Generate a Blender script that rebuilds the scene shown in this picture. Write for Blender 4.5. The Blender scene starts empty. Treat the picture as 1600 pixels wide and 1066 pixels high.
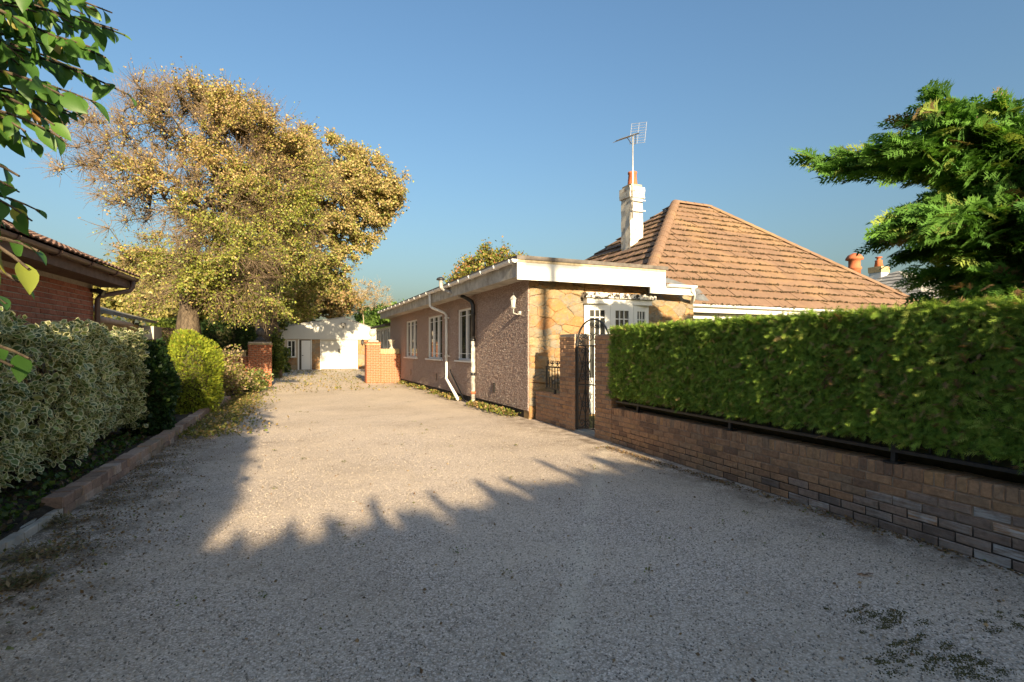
import bpy, math, random
import numpy as np
from mathutils import Vector, Matrix, Euler

random.seed(7)
RNG = np.random.default_rng(11)
S = bpy.context.scene
COL = S.collection
R = math.radians

# ------------------------------------------------------------------ camera
FPX, HOR = 820.0, 545.0                     # focal length in photo pixels, horizon row
YAW = math.atan(355.0 / FPX)
CY, SY = math.cos(YAW), math.sin(YAW)
EYE = 1.5
cam_d = bpy.data.cameras.new('camera')
cam = bpy.data.objects.new('camera', cam_d)
COL.objects.link(cam)
cam.location = (0, 0, EYE)
cam.rotation_euler = (R(90), 0, -YAW)
cam_d.sensor_width = 36
cam_d.lens = 36 * FPX / 1600
cam_d.shift_y = (HOR - 533) / 1600
cam_d.clip_start = 0.05
cam_d.clip_end = 3000
S.camera = cam

# ------------------------------------------------------------------ sky, sun, exposure
SUN_EL, SUN_AZ = R(16.2), R(2.7)            # sun behind the camera, a little to its left
world = bpy.data.worlds.new('World')
S.world = world
world.use_nodes = True
wn = world.node_tree
wn.nodes.clear()
wo = wn.nodes.new('ShaderNodeOutputWorld')
wb = wn.nodes.new('ShaderNodeBackground')
sky = wn.nodes.new('ShaderNodeTexSky')
sky.sky_type = 'NISHITA'
sky.sun_disc = False
sky.sun_elevation = SUN_EL
sky.sun_rotation = math.pi + SUN_AZ
sky.altitude = 0
sky.air_density = 1.6
sky.dust_density = 4.0
sky.ozone_density = 5.2
wb.inputs['Strength'].default_value = 0.071
wn.links.new(sky.outputs[0], wb.inputs[0])
wn.links.new(wb.outputs[0], wo.inputs[0])
sd = bpy.data.lights.new('sun', 'SUN')
sd.energy = 5.0
sd.angle = R(0.53)
sd.color = (1.0, 0.81, 0.53)
sun = bpy.data.objects.new('sun', sd)
COL.objects.link(sun)
travel = Vector((math.sin(SUN_AZ) * math.cos(SUN_EL), math.cos(SUN_AZ) * math.cos(SUN_EL), -math.sin(SUN_EL)))
sun.rotation_euler = travel.to_track_quat('-Z', 'Y').to_euler()
sun.location = (-1, -20, 12)
S.view_settings.view_transform = 'Standard'
S.view_settings.look = 'None'
S.view_settings.exposure = 1.58
S.view_settings.gamma = 1
S.view_settings.use_curve_mapping = False
S.render.engine = 'CYCLES'
S.cycles.max_bounces = 8
S.cycles.transparent_max_bounces = 8

# ------------------------------------------------------------------ survey helpers
def at(px, py, t):                          # world point on a sight line, t metres deep
    u = (px - 800) / FPX
    v = (HOR - py) / FPX
    return Vector(((u * CY + SY) * t, (-u * SY + CY) * t, EYE + v * t))
def gnd(px, py, z=0.0):
    t = (EYE - z) * FPX / (py - HOR)
    return at(px, py, t)

# ------------------------------------------------------------------ objects and labels
def tag(o, label=None, cat=None, group=None, kind=None):
    if label: o['label'] = label
    if cat: o['category'] = cat
    if group: o['group'] = group
    if kind: o['kind'] = kind
    return o
def thing(name, label, cat, loc=(0, 0, 0), group=None):
    o = bpy.data.objects.new(name, None)
    o.empty_display_size = 0.2
    COL.objects.link(o)
    o.location = loc
    return tag(o, label, cat, group)
WLOC = {}
def wloc(o):
    v = Vector((0, 0, 0))
    while o is not None:
        if o.name in WLOC: return WLOC[o.name]
        v = v + Vector(o.location)
        o = o.parent
    return v
def attach(o, parent):
    if parent is not None:
        o.parent = parent
        o.matrix_parent_inverse = Matrix.Translation(-PW[parent.name]) if parent.name in PW else Matrix.Identity(4)
PW = {}
def link(name, me, parent=None, mats=(), loc=None, rot=None):
    o = bpy.data.objects.new(name, me)
    COL.objects.link(o)
    for m in mats:
        if m.name not in [x.name for x in me.materials if x]: me.materials.append(m)
    if loc is not None: o.location = loc
    if rot is not None: o.rotation_euler = rot
    if parent is not None:
        o.parent = parent
        if parent.type == 'EMPTY' and parent.parent is None:
            o.matrix_parent_inverse = Matrix.Translation(-Vector(parent.location))
        elif parent.name in MWORLD:
            o.matrix_parent_inverse = MWORLD[parent.name].inverted()
    MWORLD[o.name] = Matrix.LocRotScale(Vector(o.location), o.rotation_euler, None)
    return o
MWORLD = {}

class MB:
    """collects shapes (world coordinates) and links them as ONE mesh object"""
    def __init__(s): s.v, s.f, s.m = [], [], []
    def add(s, V, F, mi=0):
        b = len(s.v)
        s.v += [tuple(p) for p in V]
        s.f += [tuple(b + i for i in f) for f in F]
        s.m += [mi] * len(F)
        return s
    def box(s, x0, x1, y0, y1, z0, z1, mi=0):
        V = [(x, y, z) for z in (z0, z1) for y in (y0, y1) for x in (x0, x1)]
        return s.add(V, [(0, 2, 3, 1), (4, 5, 7, 6), (0, 1, 5, 4), (2, 6, 7, 3), (0, 4, 6, 2), (1, 3, 7, 5)], mi)
    def obox(s, c, ax, ay, az, hx, hy, hz, mi=0):
        c, ax, ay, az = Vector(c), Vector(ax), Vector(ay), Vector(az)
        V = [c + ax * (hx * i) + ay * (hy * j) + az * (hz * k) for k in (-1, 1) for j in (-1, 1) for i in (-1, 1)]
        return s.add(V, [(0, 2, 3, 1), (4, 5, 7, 6), (0, 1, 5, 4), (2, 6, 7, 3), (0, 4, 6, 2), (1, 3, 7, 5)], mi)
    def bar(s, a, b, w, h=None, mi=0):
        a, b = Vector(a), Vector(b)
        d = (b - a); L = d.length; d.normalize()
        up = Vector((0, 0, 1)) if abs(d.z) < 0.95 else Vector((0, 1, 0))
        x = d.cross(up).normalized(); z = x.cross(d)
        return s.obox((a + b) / 2, x, d, z, w / 2, L / 2, (h or w) / 2, mi)
    def tube(s, pts, rad, n=8, cap=True, mi=0):
        pts = [Vector(p) for p in pts]
        if not hasattr(rad, '__len__'): rad = [rad] * len(pts)
        rings = []
        prev = None
        for i, p in enumerate(pts):
            d = (pts[min(i + 1, len(pts) - 1)] - pts[max(i - 1, 0)]).normalized()
            if prev is None:
                up = Vector((0, 0, 1)) if abs(d.z) < 0.9 else Vector((1, 0, 0))
                x = d.cross(up).normalized()
            else:
                x = (prev - d * prev.dot(d)).normalized()
            prev = x
            y = d.cross(x)
            rings.append([p + (x * math.cos(2 * math.pi * k / n) + y * math.sin(2 * math.pi * k / n)) * rad[i] for k in range(n)])
        V = [q for r in rings for q in r]
        F = [(i * n + k, i * n + (k + 1) % n, (i + 1) * n + (k + 1) % n, (i + 1) * n + k) for i in range(len(pts) - 1) for k in range(n)]
        if cap:
            F += [tuple(range(n - 1, -1, -1)), tuple((len(pts) - 1) * n + k for k in range(n))]
        return s.add(V, F, mi)
    def lathe(s, c, prof, n=16, mi=0):
        V = [(c[0] + r * math.cos(2 * math.pi * k / n), c[1] + r * math.sin(2 * math.pi * k / n), c[2] + z) for r, z in prof for k in range(n)]
        F = [(i * n + k, i * n + (k + 1) % n, (i + 1) * n + (k + 1) % n, (i + 1) * n + k) for i in range(len(prof) - 1) for k in range(n)]
        F += [tuple(range(n - 1, -1, -1)), tuple((len(prof) - 1) * n + k for k in range(n))]
        return s.add(V, F, mi)
    def mesh(s, name, smooth=False):
        me = bpy.data.meshes.new(name)
        me.from_pydata(s.v, [], s.f)
        if any(s.m): me.polygons.foreach_set('material_index', s.m)
        if smooth: me.polygons.foreach_set('use_smooth', [True] * len(s.f))
        me.update()
        return me
    def build(s, name, mats, parent=None, smooth=False, kind=None):
        if not isinstance(mats, (list, tuple)): mats = [mats]
        o = link(name, s.mesh(name, smooth), parent, mats)
        if kind: o['kind'] = kind
        return o

def np_mesh(name, V, F, col=None, mi=None, smooth=False):
    """fast mesh from arrays; F is (n,3) or (n,4)"""
    me = bpy.data.meshes.new(name)
    V = np.asarray(V, np.float32); F = np.asarray(F, np.int32)
    n, k = F.shape
    me.vertices.add(len(V)); me.vertices.foreach_set('co', V.ravel())
    me.loops.add(n * k); me.loops.foreach_set('vertex_index', F.ravel())
    me.polygons.add(n); me.polygons.foreach_set('loop_start', np.arange(0, n * k, k, dtype=np.int32))
    if mi is not None: me.polygons.foreach_set('material_index', np.asarray(mi, np.int32))
    if smooth: me.polygons.foreach_set('use_smooth', np.ones(n, bool))
    me.update(calc_edges=True)
    if col is not None:
        a = me.color_attributes.new('Col', 'FLOAT_COLOR', 'POINT')
        c = np.ones((len(V), 4), np.float32); c[:, :3] = col
        a.data.foreach_set('color', c.ravel())
    return me

def frames(D, roll=None, up=(0, 0, 1)):
    """rotation matrices whose Y is D, Z as near up as it goes, rolled about Y"""
    D = D / np.linalg.norm(D, axis=1, keepdims=True)
    U = np.broadcast_to(np.asarray(up, float), D.shape).copy(); U /= np.linalg.norm(U, axis=1, keepdims=True)
    bad = np.abs((D * U).sum(1)) > 0.98
    U[bad] = (1, 0, 0)
    X = np.cross(D, U); X /= np.linalg.norm(X, axis=1, keepdims=True)
    Z = np.cross(X, D)
    if roll is not None:
        c, s = np.cos(roll)[:, None], np.sin(roll)[:, None]
        X, Z = X * c + Z * s, Z * c - X * s
    return np.stack([X, D, Z], axis=2)
def scatter(tv, tf, P, M, sc, col=None, tmi=None):
    """copies of a template (tv, tf) at P with frames M, scale sc -> V, F, col, mi"""
    tv = np.asarray(tv, float); tf = np.asarray(tf, int)
    N, n = len(P), len(tv)
    sc = np.asarray(sc, float)
    if sc.ndim == 1: sc = sc[:, None]
    V = np.einsum('nij,nkj->nki', M, tv[None] * sc[:, None, :]) + P[:, None, :]
    F = tf[None] + (np.arange(N) * n)[:, None, None]
    c = None if col is None else np.repeat(col, n, axis=0)
    mi = None if tmi is None else np.tile(tmi, N)
    return V.reshape(-1, 3), F.reshape(-1, tf.shape[1]), c, mi
def unit(n, rng=RNG):
    v = rng.normal(size=(n, 3)); return v / np.linalg.norm(v, axis=1, keepdims=True)

def mixcol(n, cols, rng=RNG, var=.18):
    cols = np.array(cols); w = cols[:, 3] / cols[:, 3].sum()
    k = rng.choice(len(cols), n, p=w)
    return np.clip(cols[k, :3] * (1 + rng.normal(0, var, (n, 1))), .004, .9)

# ------------------------------------------------------------------ materials
class NT:
    def __init__(s, name):
        s.m = bpy.data.materials.new(name); s.m.use_nodes = True
        s.t = s.m.node_tree; s.t.nodes.clear()
        s.out = s.n('ShaderNodeOutputMaterial')
        s.p = s.n('ShaderNodeBsdfPrincipled')
        s.l(s.p.outputs[0], s.out.inputs[0])
    def n(s, t, **kw):
        nd = s.t.nodes.new(t)
        for k, v in kw.items(): setattr(nd, k, v)
        return nd
    def l(s, a, b): s.t.links.new(a, b)
    def pos(s):
        return s.n('ShaderNodeNewGeometry').outputs['Position']
    def objco(s):
        return s.n('ShaderNodeTexCoord').outputs['Object']
    def mapped(s, co, scale=(1, 1, 1), rot=(0, 0, 0)):
        m = s.n('ShaderNodeMapping'); m.inputs['Scale'].default_value = scale; m.inputs['Rotation'].default_value = rot
        s.l(co, m.inputs[0]); return m.outputs[0]
    def noise(s, co, scale, detail=5, rough=0.6, out=0):
        nd = s.n('ShaderNodeTexNoise'); nd.inputs['Scale'].default_value = scale
        nd.inputs['Detail'].default_value = detail; nd.inputs['Roughness'].default_value = rough
        if co is not None: s.l(co, nd.inputs['Vector'])
        return nd.outputs[out]
    def voro(s, co, scale, out='Color', feature='F1', rnd=1.0):
        nd = s.n('ShaderNodeTexVoronoi', feature=feature); nd.inputs['Scale'].default_value = scale
        nd.inputs['Randomness'].default_value = rnd
        s.l(co, nd.inputs['Vector']); return nd.outputs[out]
    def ramp(s, fac, stops, interp='LINEAR'):
        nd = s.n('ShaderNodeValToRGB'); e = nd.color_ramp.elements; nd.color_ramp.interpolation = interp
        while len(e) < len(stops): e.new(0.5)
        for el, (p, c) in zip(e, stops):
            el.position = p
            el.color = (c, c, c, 1) if not hasattr(c, '__len__') else (*c, 1)
        s.l(fac, nd.inputs[0]); return nd.outputs[0]
    def mix(s, fac, a, b, mode='MIX'):
        nd = s.n('ShaderNodeMix', data_type='RGBA', blend_type=mode)
        for sock, v in ((nd.inputs[0], fac), (nd.inputs[6], a), (nd.inputs[7], b)):
            if hasattr(v, 'is_linked'): s.l(v, sock)
            elif hasattr(v, '__len__'): sock.default_value = (*v, 1)
            else: sock.default_value = v
        return nd.outputs[2]
    def math(s, op, a, b=None):
        nd = s.n('ShaderNodeMath', operation=op)
        for i, v in enumerate((a, b)):
            if v is None: continue
            if hasattr(v, 'is_linked'): s.l(v, nd.inputs[i])
            else: nd.inputs[i].default_value = v
        return nd.outputs[0]
    def bump(s, h, strength, dist=0.01, prev=None):
        nd = s.n('ShaderNodeBump'); nd.inputs['Strength'].default_value = strength; nd.inputs['Distance'].default_value = dist
        s.l(h, nd.inputs['Height'])
        if prev is not None: s.l(prev, nd.inputs['Normal'])
        return nd.outputs[0]
    def fin(s, col=None, rough=0.8, normal=None, spec=0.3, metal=0.0):
        if col is not None:
            if hasattr(col, 'is_linked'): s.l(col, s.p.inputs['Base Color'])
            else: s.p.inputs['Base Color'].default_value = (*col, 1)
        if hasattr(rough, 'is_linked'): s.l(rough, s.p.inputs['Roughness'])
        else: s.p.inputs['Roughness'].default_value = rough
        s.p.inputs['Specular IOR Level'].default_value = spec
        s.p.inputs['Metallic'].default_value = metal
        if normal is not None: s.l(normal, s.p.inputs['Normal'])
        return s.m

def mat_simple(name, a, b, scale=6, rough=0.7, bump=0.15, bscale=60, spec=0.3, metal=0.0, lo=0.35, hi=0.7, bd=0.004):
    t = NT(name); co = t.pos()
    c = t.mix(t.ramp(t.noise(co, scale), [(lo, 0.0), (hi, 1.0)]), a, b)
    return t.fin(c, rough, t.bump(t.noise(co, bscale), bump, bd) if bump else None, spec, metal)

def mat_wall_mortar():
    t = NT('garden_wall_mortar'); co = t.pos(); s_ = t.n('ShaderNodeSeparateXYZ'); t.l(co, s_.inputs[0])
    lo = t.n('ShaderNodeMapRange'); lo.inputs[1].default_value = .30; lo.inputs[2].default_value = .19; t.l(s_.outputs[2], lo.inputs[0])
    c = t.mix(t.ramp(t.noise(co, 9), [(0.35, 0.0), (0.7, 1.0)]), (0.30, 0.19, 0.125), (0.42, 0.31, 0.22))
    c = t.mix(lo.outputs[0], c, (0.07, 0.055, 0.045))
    return t.fin(c, 0.95, t.bump(t.noise(co, 30), .4, .004), 0.2)
def mat_brick(name, stops, rough=0.85, white=0.0, texscale=(1, 1, 1), stain=None):
    t = NT(name); co = t.pos()
    oi = t.n('ShaderNodeObjectInfo')
    c = t.ramp(oi.outputs['Random'], stops)
    n1 = t.noise(co, 28, 6)
    c = t.mix(t.ramp(n1, [(0.3, 0.0), (0.75, 1.0)]), c, t.mix(0.5, c, (0.05, 0.035, 0.03)), 'MIX')
    if stain:
        c = t.mix(t.ramp(t.noise(co, 2.2, 5), [(0.48, 0.0), (0.68, 0.75)]), c, stain)
    if white:
        f = t.math('MULTIPLY', t.ramp(t.noise(t.mapped(co, texscale), 16, 7, 0.7), [(0.42, 0.0), (0.62, 1.0)]),
                   t.math('MULTIPLY', t.ramp(oi.outputs['Random'], [(0.5, 0.1), (0.85, 0.85)]), white))
        c = t.mix(f, c, (0.66, 0.64, 0.62))
    c = t.mix(t.ramp(t.noise(co, 3.1, 7, 0.7), [(0.52, 0.0), (0.70, 0.6)]), c, t.mix(0.75, c, (0.09, 0.07, 0.05)))
    c = t.mix(t.ramp(t.noise(co, 13, 7, 0.75), [(0.60, 0.0), (0.72, 0.55)]), c, t.mix(0.6, c, (0.55, 0.45, 0.34)))
    h = t.noise(t.mapped(co, texscale), 60, 6, 0.7)
    return t.fin(c, rough, t.bump(h, 0.5, 0.006), 0.25)

def mat_leaf(name, trans=0.35, rough=0.45, spec=0.35, gain=1.25, fixed=None):
    t = NT(name)
    if fixed is None:
        a = t.n('ShaderNodeAttribute'); a.attribute_name = 'Col'; c = a.outputs['Color']
    else:
        oi = t.n('ShaderNodeObjectInfo'); c = t.ramp(oi.outputs['Random'], fixed)
    t.fin(c, rough, None, spec)
    tr = t.n('ShaderNodeBsdfTranslucent')
    t.l(t.mix(1.0, c, (gain, gain * 1.02, gain * 0.62), 'MULTIPLY'), tr.inputs[0])
    mx = t.n('ShaderNodeMixShader'); mx.inputs[0].default_value = trans
    t.l(t.p.outputs[0], mx.inputs[1]); t.l(tr.outputs[0], mx.inputs[2]); t.l(mx.outputs[0], t.out.inputs[0])
    return t.m

def mat_gravel():
    t = NT('gravel'); co = t.pos()
    v = t.voro(co, 95, 'Color'); sep = t.n('ShaderNodeSeparateColor'); t.l(v, sep.inputs[0])
    chips = t.ramp(sep.outputs[0], [(0.0, (0.22, 0.185, 0.155)), (0.35, (0.53, 0.435, 0.36)), (0.75, (0.70, 0.585, 0.49)), (1.0, (0.86, 0.75, 0.65))])
    d = t.voro(co, 95, 'Distance')
    chips = t.mix(t.ramp(d, [(0.35, 0.0), (0.75, 0.6)]), chips, (0.19, 0.155, 0.125))
    patch = t.ramp(t.noise(co, 0.9, 6, 0.65), [(0.3, 0.0), (0.7, 1.0)])
    c = t.mix(t.math('MULTIPLY', patch, 0.6), chips, (0.62, 0.505, 0.385))
    fine = t.noise(co, 7, 6, 0.7)
    c = t.mix(t.ramp(fine, [(0.58, 0.0), (0.78, 0.45)]), c, (0.36, 0.29, 0.21))
    big = t.ramp(t.noise(co, 0.42, 5, 0.6), [(0.44, 0.0), (0.66, 0.55)])
    c = t.mix(big, c, t.mix(1.0, c, (0.66, 0.64, 0.62), 'MULTIPLY'))
    spots = t.ramp(t.noise(co, 1.7, 8, 0.75), [(0.60, 0.0), (0.72, 0.75)])
    c = t.mix(spots, c, t.mix(1.0, c, (0.46, 0.42, 0.37), 'MULTIPLY'))
    # the far drive is dusty and overgrown in patches
    sx = t.n('ShaderNodeSeparateXYZ'); t.l(co, sx.inputs[0])
    far = t.n('ShaderNodeMapRange'); far.inputs[1].default_value = 9; far.inputs[2].default_value = 26; t.l(sx.outputs[1], far.inputs[0])
    grow = t.math('MULTIPLY', far.outputs[0], t.ramp(t.noise(t.mapped(co, (1.3, 0.5, 1)), 0.9, 8, 0.72), [(0.54, 0.0), (0.70, 0.6)]))
    c = t.mix(grow, c, t.mix(t.noise(co, 25), (0.13, 0.11, 0.04), (0.32, 0.25, 0.12)))
    c = t.mix(t.math('MULTIPLY', far.outputs[0], 0.3), c, (0.66, 0.54, 0.37))
    # worn dirty strip by the left edging
    edge = t.n('ShaderNodeMapRange'); edge.inputs[1].default_value = -0.6; edge.inputs[2].default_value = -1.7; t.l(sx.outputs[0], edge.inputs[0])
    dirt = t.math('MULTIPLY', edge.outputs[0], t.ramp(t.noise(co, 2.8, 8, 0.75), [(0.42, 0.0), (0.56, 0.95)]))
    c = t.mix(dirt, c, t.mix(t.noise(co, 40), (0.06, 0.045, 0.03), (0.17, 0.13, 0.085)))
    # dirty strip at the foot of the right wall
    er = t.n('ShaderNodeMapRange'); er.inputs[1].default_value = 3.9; er.inputs[2].default_value = 4.5; t.l(sx.outputs[0], er.inputs[0])
    dr = t.math('MULTIPLY', er.outputs[0], t.ramp(t.noise(co, 3.4, 7, 0.7), [(0.42, 0.0), (0.6, 0.8)]))
    c = t.mix(dr, c, (0.16, 0.12, 0.085))
    # scraped pale streak
    lx = t.math('SUBTRACT', sx.outputs[0], t.math('MULTIPLY', sx.outputs[1], 0.72))
    st = t.math('ABSOLUTE', t.math('ADD', lx, 0.40))
    st = t.math('MULTIPLY', t.ramp(st, [(0.03, 1.0), (0.14, 0.0)]), t.ramp(t.noise(co, 3, 5), [(0.35, 0.0), (0.6, 0.28)]))
    c = t.mix(st, c, (0.84, 0.74, 0.58))
    h = t.math('SUBTRACT', 1.0, d)
    b = t.bump(h, 0.30, 0.004)
    b = t.bump(t.noise(co, 3, 3), 0.2, 0.015, b)
    return t.fin(c, 0.9, b, 0.2)

def mat_pebbledash():
    t = NT('pebbledash'); co = t.pos()
    v = t.voro(co, 85, 'Color'); sep = t.n('ShaderNodeSeparateColor'); t.l(v, sep.inputs[0])
    c = t.ramp(sep.outputs[1], [(0.0, (0.19, 0.125, 0.105)), (0.4, (0.42, 0.30, 0.25)), (0.75, (0.56, 0.42, 0.35)), (1.0, (0.78, 0.68, 0.60))])
    d = t.voro(co, 85, 'Distance')
    c = t.mix(t.ramp(d, [(0.3, 0.0), (0.8, 0.8)]), c, (0.27, 0.18, 0.15))
    c = t.mix(t.ramp(t.noise(co, 1.2, 5), [(0.4, 0.0), (0.75, 0.3)]), c, (0.34, 0.26, 0.22))
    b = t.bump(t.math('SUBTRACT', 1.0, d), 1.0, 0.012)
    return t.fin(c, 0.9, b, 0.2)

def mat_stone():
    t = NT('random_stone'); co = t.pos()
    oi = t.n('ShaderNodeObjectInfo')
    c = t.ramp(oi.outputs['Random'], [(0.0, (0.30, 0.15, 0.055)), (0.2, (0.32, 0.19, 0.085)), (0.4, (0.30, 0.225, 0.135)), (0.6, (0.19, 0.17, 0.135)), (0.75, (0.33, 0.21, 0.10)), (0.88, (0.24, 0.11, 0.045)), (1.0, (0.31, 0.265, 0.19))])
    sw = t.n('ShaderNodeTexNoise'); sw.inputs['Scale'].default_value = 3.6; sw.inputs['Detail'].default_value = 8; sw.inputs['Distortion'].default_value = 2.6; t.l(t.mapped(co, (1, 1, 1.7)), sw.inputs['Vector']); n = sw.outputs[0]
    c = t.mix(t.ramp(n, [(0.46, 0.0), (0.62, 0.8)]), c, t.mix(t.ramp(t.noise(co, 3), [(0.42, 0.0), (0.58, 1.0)]), (0.32, 0.17, 0.06), (0.165, 0.155, 0.125)))
    c = t.mix(t.ramp(t.noise(co, 9, 7, 0.7), [(0.55, 0.0), (0.72, 0.7)]), c, (0.34, 0.27, 0.17))
    c = t.mix(t.ramp(t.noise(co, 6, 8, 0.75), [(0.60, 0.0), (0.70, 0.75)]), c, (0.13, 0.07, 0.03))
    b = t.bump(t.noise(co, 11, 9, 0.72), 0.9, 0.05)
    return t.fin(c, 0.8, b, 0.25)

def mat_rooftile():
    t = NT('concrete_roof_tile'); co = t.pos()
    oi = t.n('ShaderNodeObjectInfo')
    c = t.ramp(oi.outputs['Random'], [(0.0, (0.19, 0.120, 0.080)), (0.5, (0.205, 0.13, 0.087)), (1.0, (0.22, 0.14, 0.095))])
    c = t.mix(t.ramp(t.noise(co, 3.0, 7, 0.7), [(0.45, 0.0), (0.7, 0.6)]), c, (0.14, 0.088, 0.064))
    c = t.mix(t.ramp(t.noise(co, 0.55, 5, 0.6), [(0.5, 0.0), (0.68, 0.55)]), c, (0.31, 0.20, 0.10))
    c = t.mix(t.ramp(t.noise(co, 16, 6, 0.75), [(0.62, 0.0), (0.74, 0.7)]), c, (0.09, 0.065, 0.045))
    return t.fin(c, 0.9, t.bump(t.noise(co, 40, 6), 0.4, 0.01), 0.2)

def mat_white(name='white_paint', dirt=(0.42, 0.40, 0.34), amt=0.35, base=(0.66, 0.65, 0.62)):
    t = NT(name); co = t.pos()
    c = t.mix(t.ramp(t.noise(t.mapped(co, (1, 1, 0.35)), 4, 8, 0.7), [(0.5, 0.0), (0.78, amt)]), base, dirt)
    return t.fin(c, 0.55, t.bump(t.noise(co, 30), 0.08, 0.004), 0.35)

def mat_flaky(name, under, paint, scale=9, lo=0.45, hi=0.5, rough=0.8):
    t = NT(name); co = t.pos()
    f = t.ramp(t.noise(co, scale, 9, 0.72), [(lo, 0.0), (hi, 1.0)])
    c = t.mix(f, under, paint)
    return t.fin(c, rough, t.bump(f, 0.5, 0.004), 0.25)

def mat_bark(name, a, b, sc=(9, 9, 2.2)):
    t = NT(name); co = t.pos()
    n = t.noise(t.mapped(co, sc), 2.2, 8, 0.7)
    return t.fin(t.mix(t.ramp(n, [(0.35, 0.0), (0.65, 1.0)]), a, b), 0.9, t.bump(n, 0.9, 0.03), 0.15)

def mat_glass():
    t = NT('window_glass'); co = t.pos()
    return t.fin(t.mix(t.ramp(t.noise(co, 1.6, 3), [(0.4, 0.0), (0.6, 1.0)]), (0.018, 0.02, 0.021), (0.05, 0.05, 0.046)), 0.04, None, 0.6)

GRAVEL = mat_gravel()
PEBBLE = mat_pebbledash()
STONE = mat_stone()
TILE = mat_rooftile()
WHITE = mat_white()
UPVC = mat_white('white_plastic', (0.55, 0.53, 0.48), 0.3, (0.70, 0.70, 0.69))
WEATHERED = mat_flaky('weathered_white_board', (0.27, 0.25, 0.22), (0.50, 0.48, 0.44), 3.5, 0.36, 0.62)
PIPEW = mat_white('grey_white_pipe', (0.40, 0.39, 0.36), 0.6, (0.62, 0.61, 0.58))
FLAKY = mat_flaky('flaking_white_over_black', (0.035, 0.03, 0.028), (0.62, 0.58, 0.52), 11, 0.47, 0.51)
CHIM = mat_flaky('flaking_white_render', (0.34, 0.26, 0.19), (0.60, 0.565, 0.49), 6.5, 0.38, 0.47)
GLASS = mat_glass()
BLACK = mat_simple('black_iron', (0.012, 0.012, 0.013), (0.03, 0.028, 0.026), 20, 0.45, 0.2, spec=0.5)
BLACKP = mat_simple('black_plastic', (0.015, 0.015, 0.017), (0.035, 0.035, 0.036), 8, 0.35, 0, spec=0.5)
PAINTEDP = mat_flaky('worn_painted_pipe', (0.20, 0.19, 0.18), (0.55, 0.52, 0.47), 8, 0.4, 0.6)
FELT = mat_simple('roof_felt', (0.085, 0.075, 0.068), (0.16, 0.14, 0.125), 7, 0.9, 0.3)
TIMBER = mat_simple('bare_timber', (0.34, 0.27, 0.17), (0.50, 0.42, 0.29), 14, 0.85, 0.2)
BROWNP = mat_simple('brown_plastic', (0.10, 0.055, 0.04), (0.15, 0.085, 0.062), 5, 0.45, 0, spec=0.4)
BROWNT = mat_simple('brown_board', (0.10, 0.06, 0.042), (0.16, 0.10, 0.072), 9, 0.7, 0.2)
MORTAR = mat_simple('mortar', (0.24, 0.20, 0.165), (0.34, 0.29, 0.24), 25, 0.95, 0.4)
MORTARD = mat_simple('dark_mortar', (0.035, 0.03, 0.026), (0.14, 0.10, 0.075), 9, 0.95, 0.4)
MORTARP = mat_simple('pale_mortar', (0.36, 0.30, 0.235), (0.48, 0.41, 0.33), 20, 0.95, 0.3)
BR_WALL = mat_brick('rustic_brick', [(0.0, (0.26, 0.155, 0.10)), (0.3, (0.48, 0.27, 0.15)), (0.6, (0.54, 0.31, 0.17)), (0.85, (0.38, 0.25, 0.16)), (1.0, (0.58, 0.32, 0.15))], white=0.0, texscale=(1, 0.25, 1.4))
BR_WHITE = mat_brick('rustic_brick_limed', [(0.0, (0.24, 0.17, 0.135)), (0.4, (0.40, 0.265, 0.19)), (0.8, (0.31, 0.235, 0.19)), (1.0, (0.58, 0.30, 0.14))], white=0.95, texscale=(1, 0.22, 2.2))
BR_RED = mat_brick('red_brick', [(0.0, (0.40, 0.125, 0.07)), (0.5, (0.48, 0.16, 0.09)), (1.0, (0.54, 0.20, 0.12))])
BR_ORANGE = mat_brick('orange_brick', [(0.0, (0.40, 0.135, 0.06)), (1.0, (0.48, 0.17, 0.08))])
BR_BUFF = mat_brick('buff_brick', [(0.0, (0.50, 0.38, 0.20)), (1.0, (0.56, 0.44, 0.25))])
BR_KERB = mat_brick('edging_brick', [(0.0, (0.28, 0.185, 0.14)), (0.5, (0.45, 0.30, 0.22)), (1.0, (0.56, 0.43, 0.34))], stain=(0.27, 0.22, 0.15))
CONC = mat_simple('concrete', (0.34, 0.30, 0.25), (0.52, 0.47, 0.40), 6, 0.9, 0.4)
TERRA = mat_simple('terracotta', (0.36, 0.10, 0.045), (0.46, 0.155, 0.07), 5, 0.8, 0.15)
LEAD = mat_simple('lead_sheet', (0.10, 0.105, 0.11), (0.19, 0.195, 0.20), 6, 0.6, 0.15)
ALU = mat_simple('aluminium', (0.50, 0.49, 0.47), (0.62, 0.61, 0.60), 12, 0.4, 0, spec=0.5, metal=0.6)
SOIL = mat_simple('soil', (0.035, 0.026, 0.018), (0.10, 0.075, 0.05), 9, 1.0, 0.9, 30, bd=0.03)
GREYTILE = mat_simple('grey_roof_tile', (0.24, 0.235, 0.225), (0.36, 0.35, 0.33), 3, 0.85, 0.3)
MOSS = mat_simple('dark_moss', (0.028, 0.024, 0.013), (0.075, 0.06, 0.025), 30, 1.0, 0.4)
MOSSG = mat_simple('green_moss', (0.06, 0.052, 0.02), (0.13, 0.115, 0.04), 40, 1.0, 0.4)
LAWN = mat_simple('rough_grass', (0.045, 0.06, 0.016), (0.14, 0.13, 0.05), 0.6, 1.0, 0.5, 20, bd=0.03)
LEAF = mat_leaf('leaf')
NEEDLE = mat_leaf('needle_spray', 0.33, 0.7, 0.15, 1.35)
VAR_GREEN = mat_leaf('variegated_leaf_green', 0.25, 0.4, 0.4, 1.2)
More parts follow.
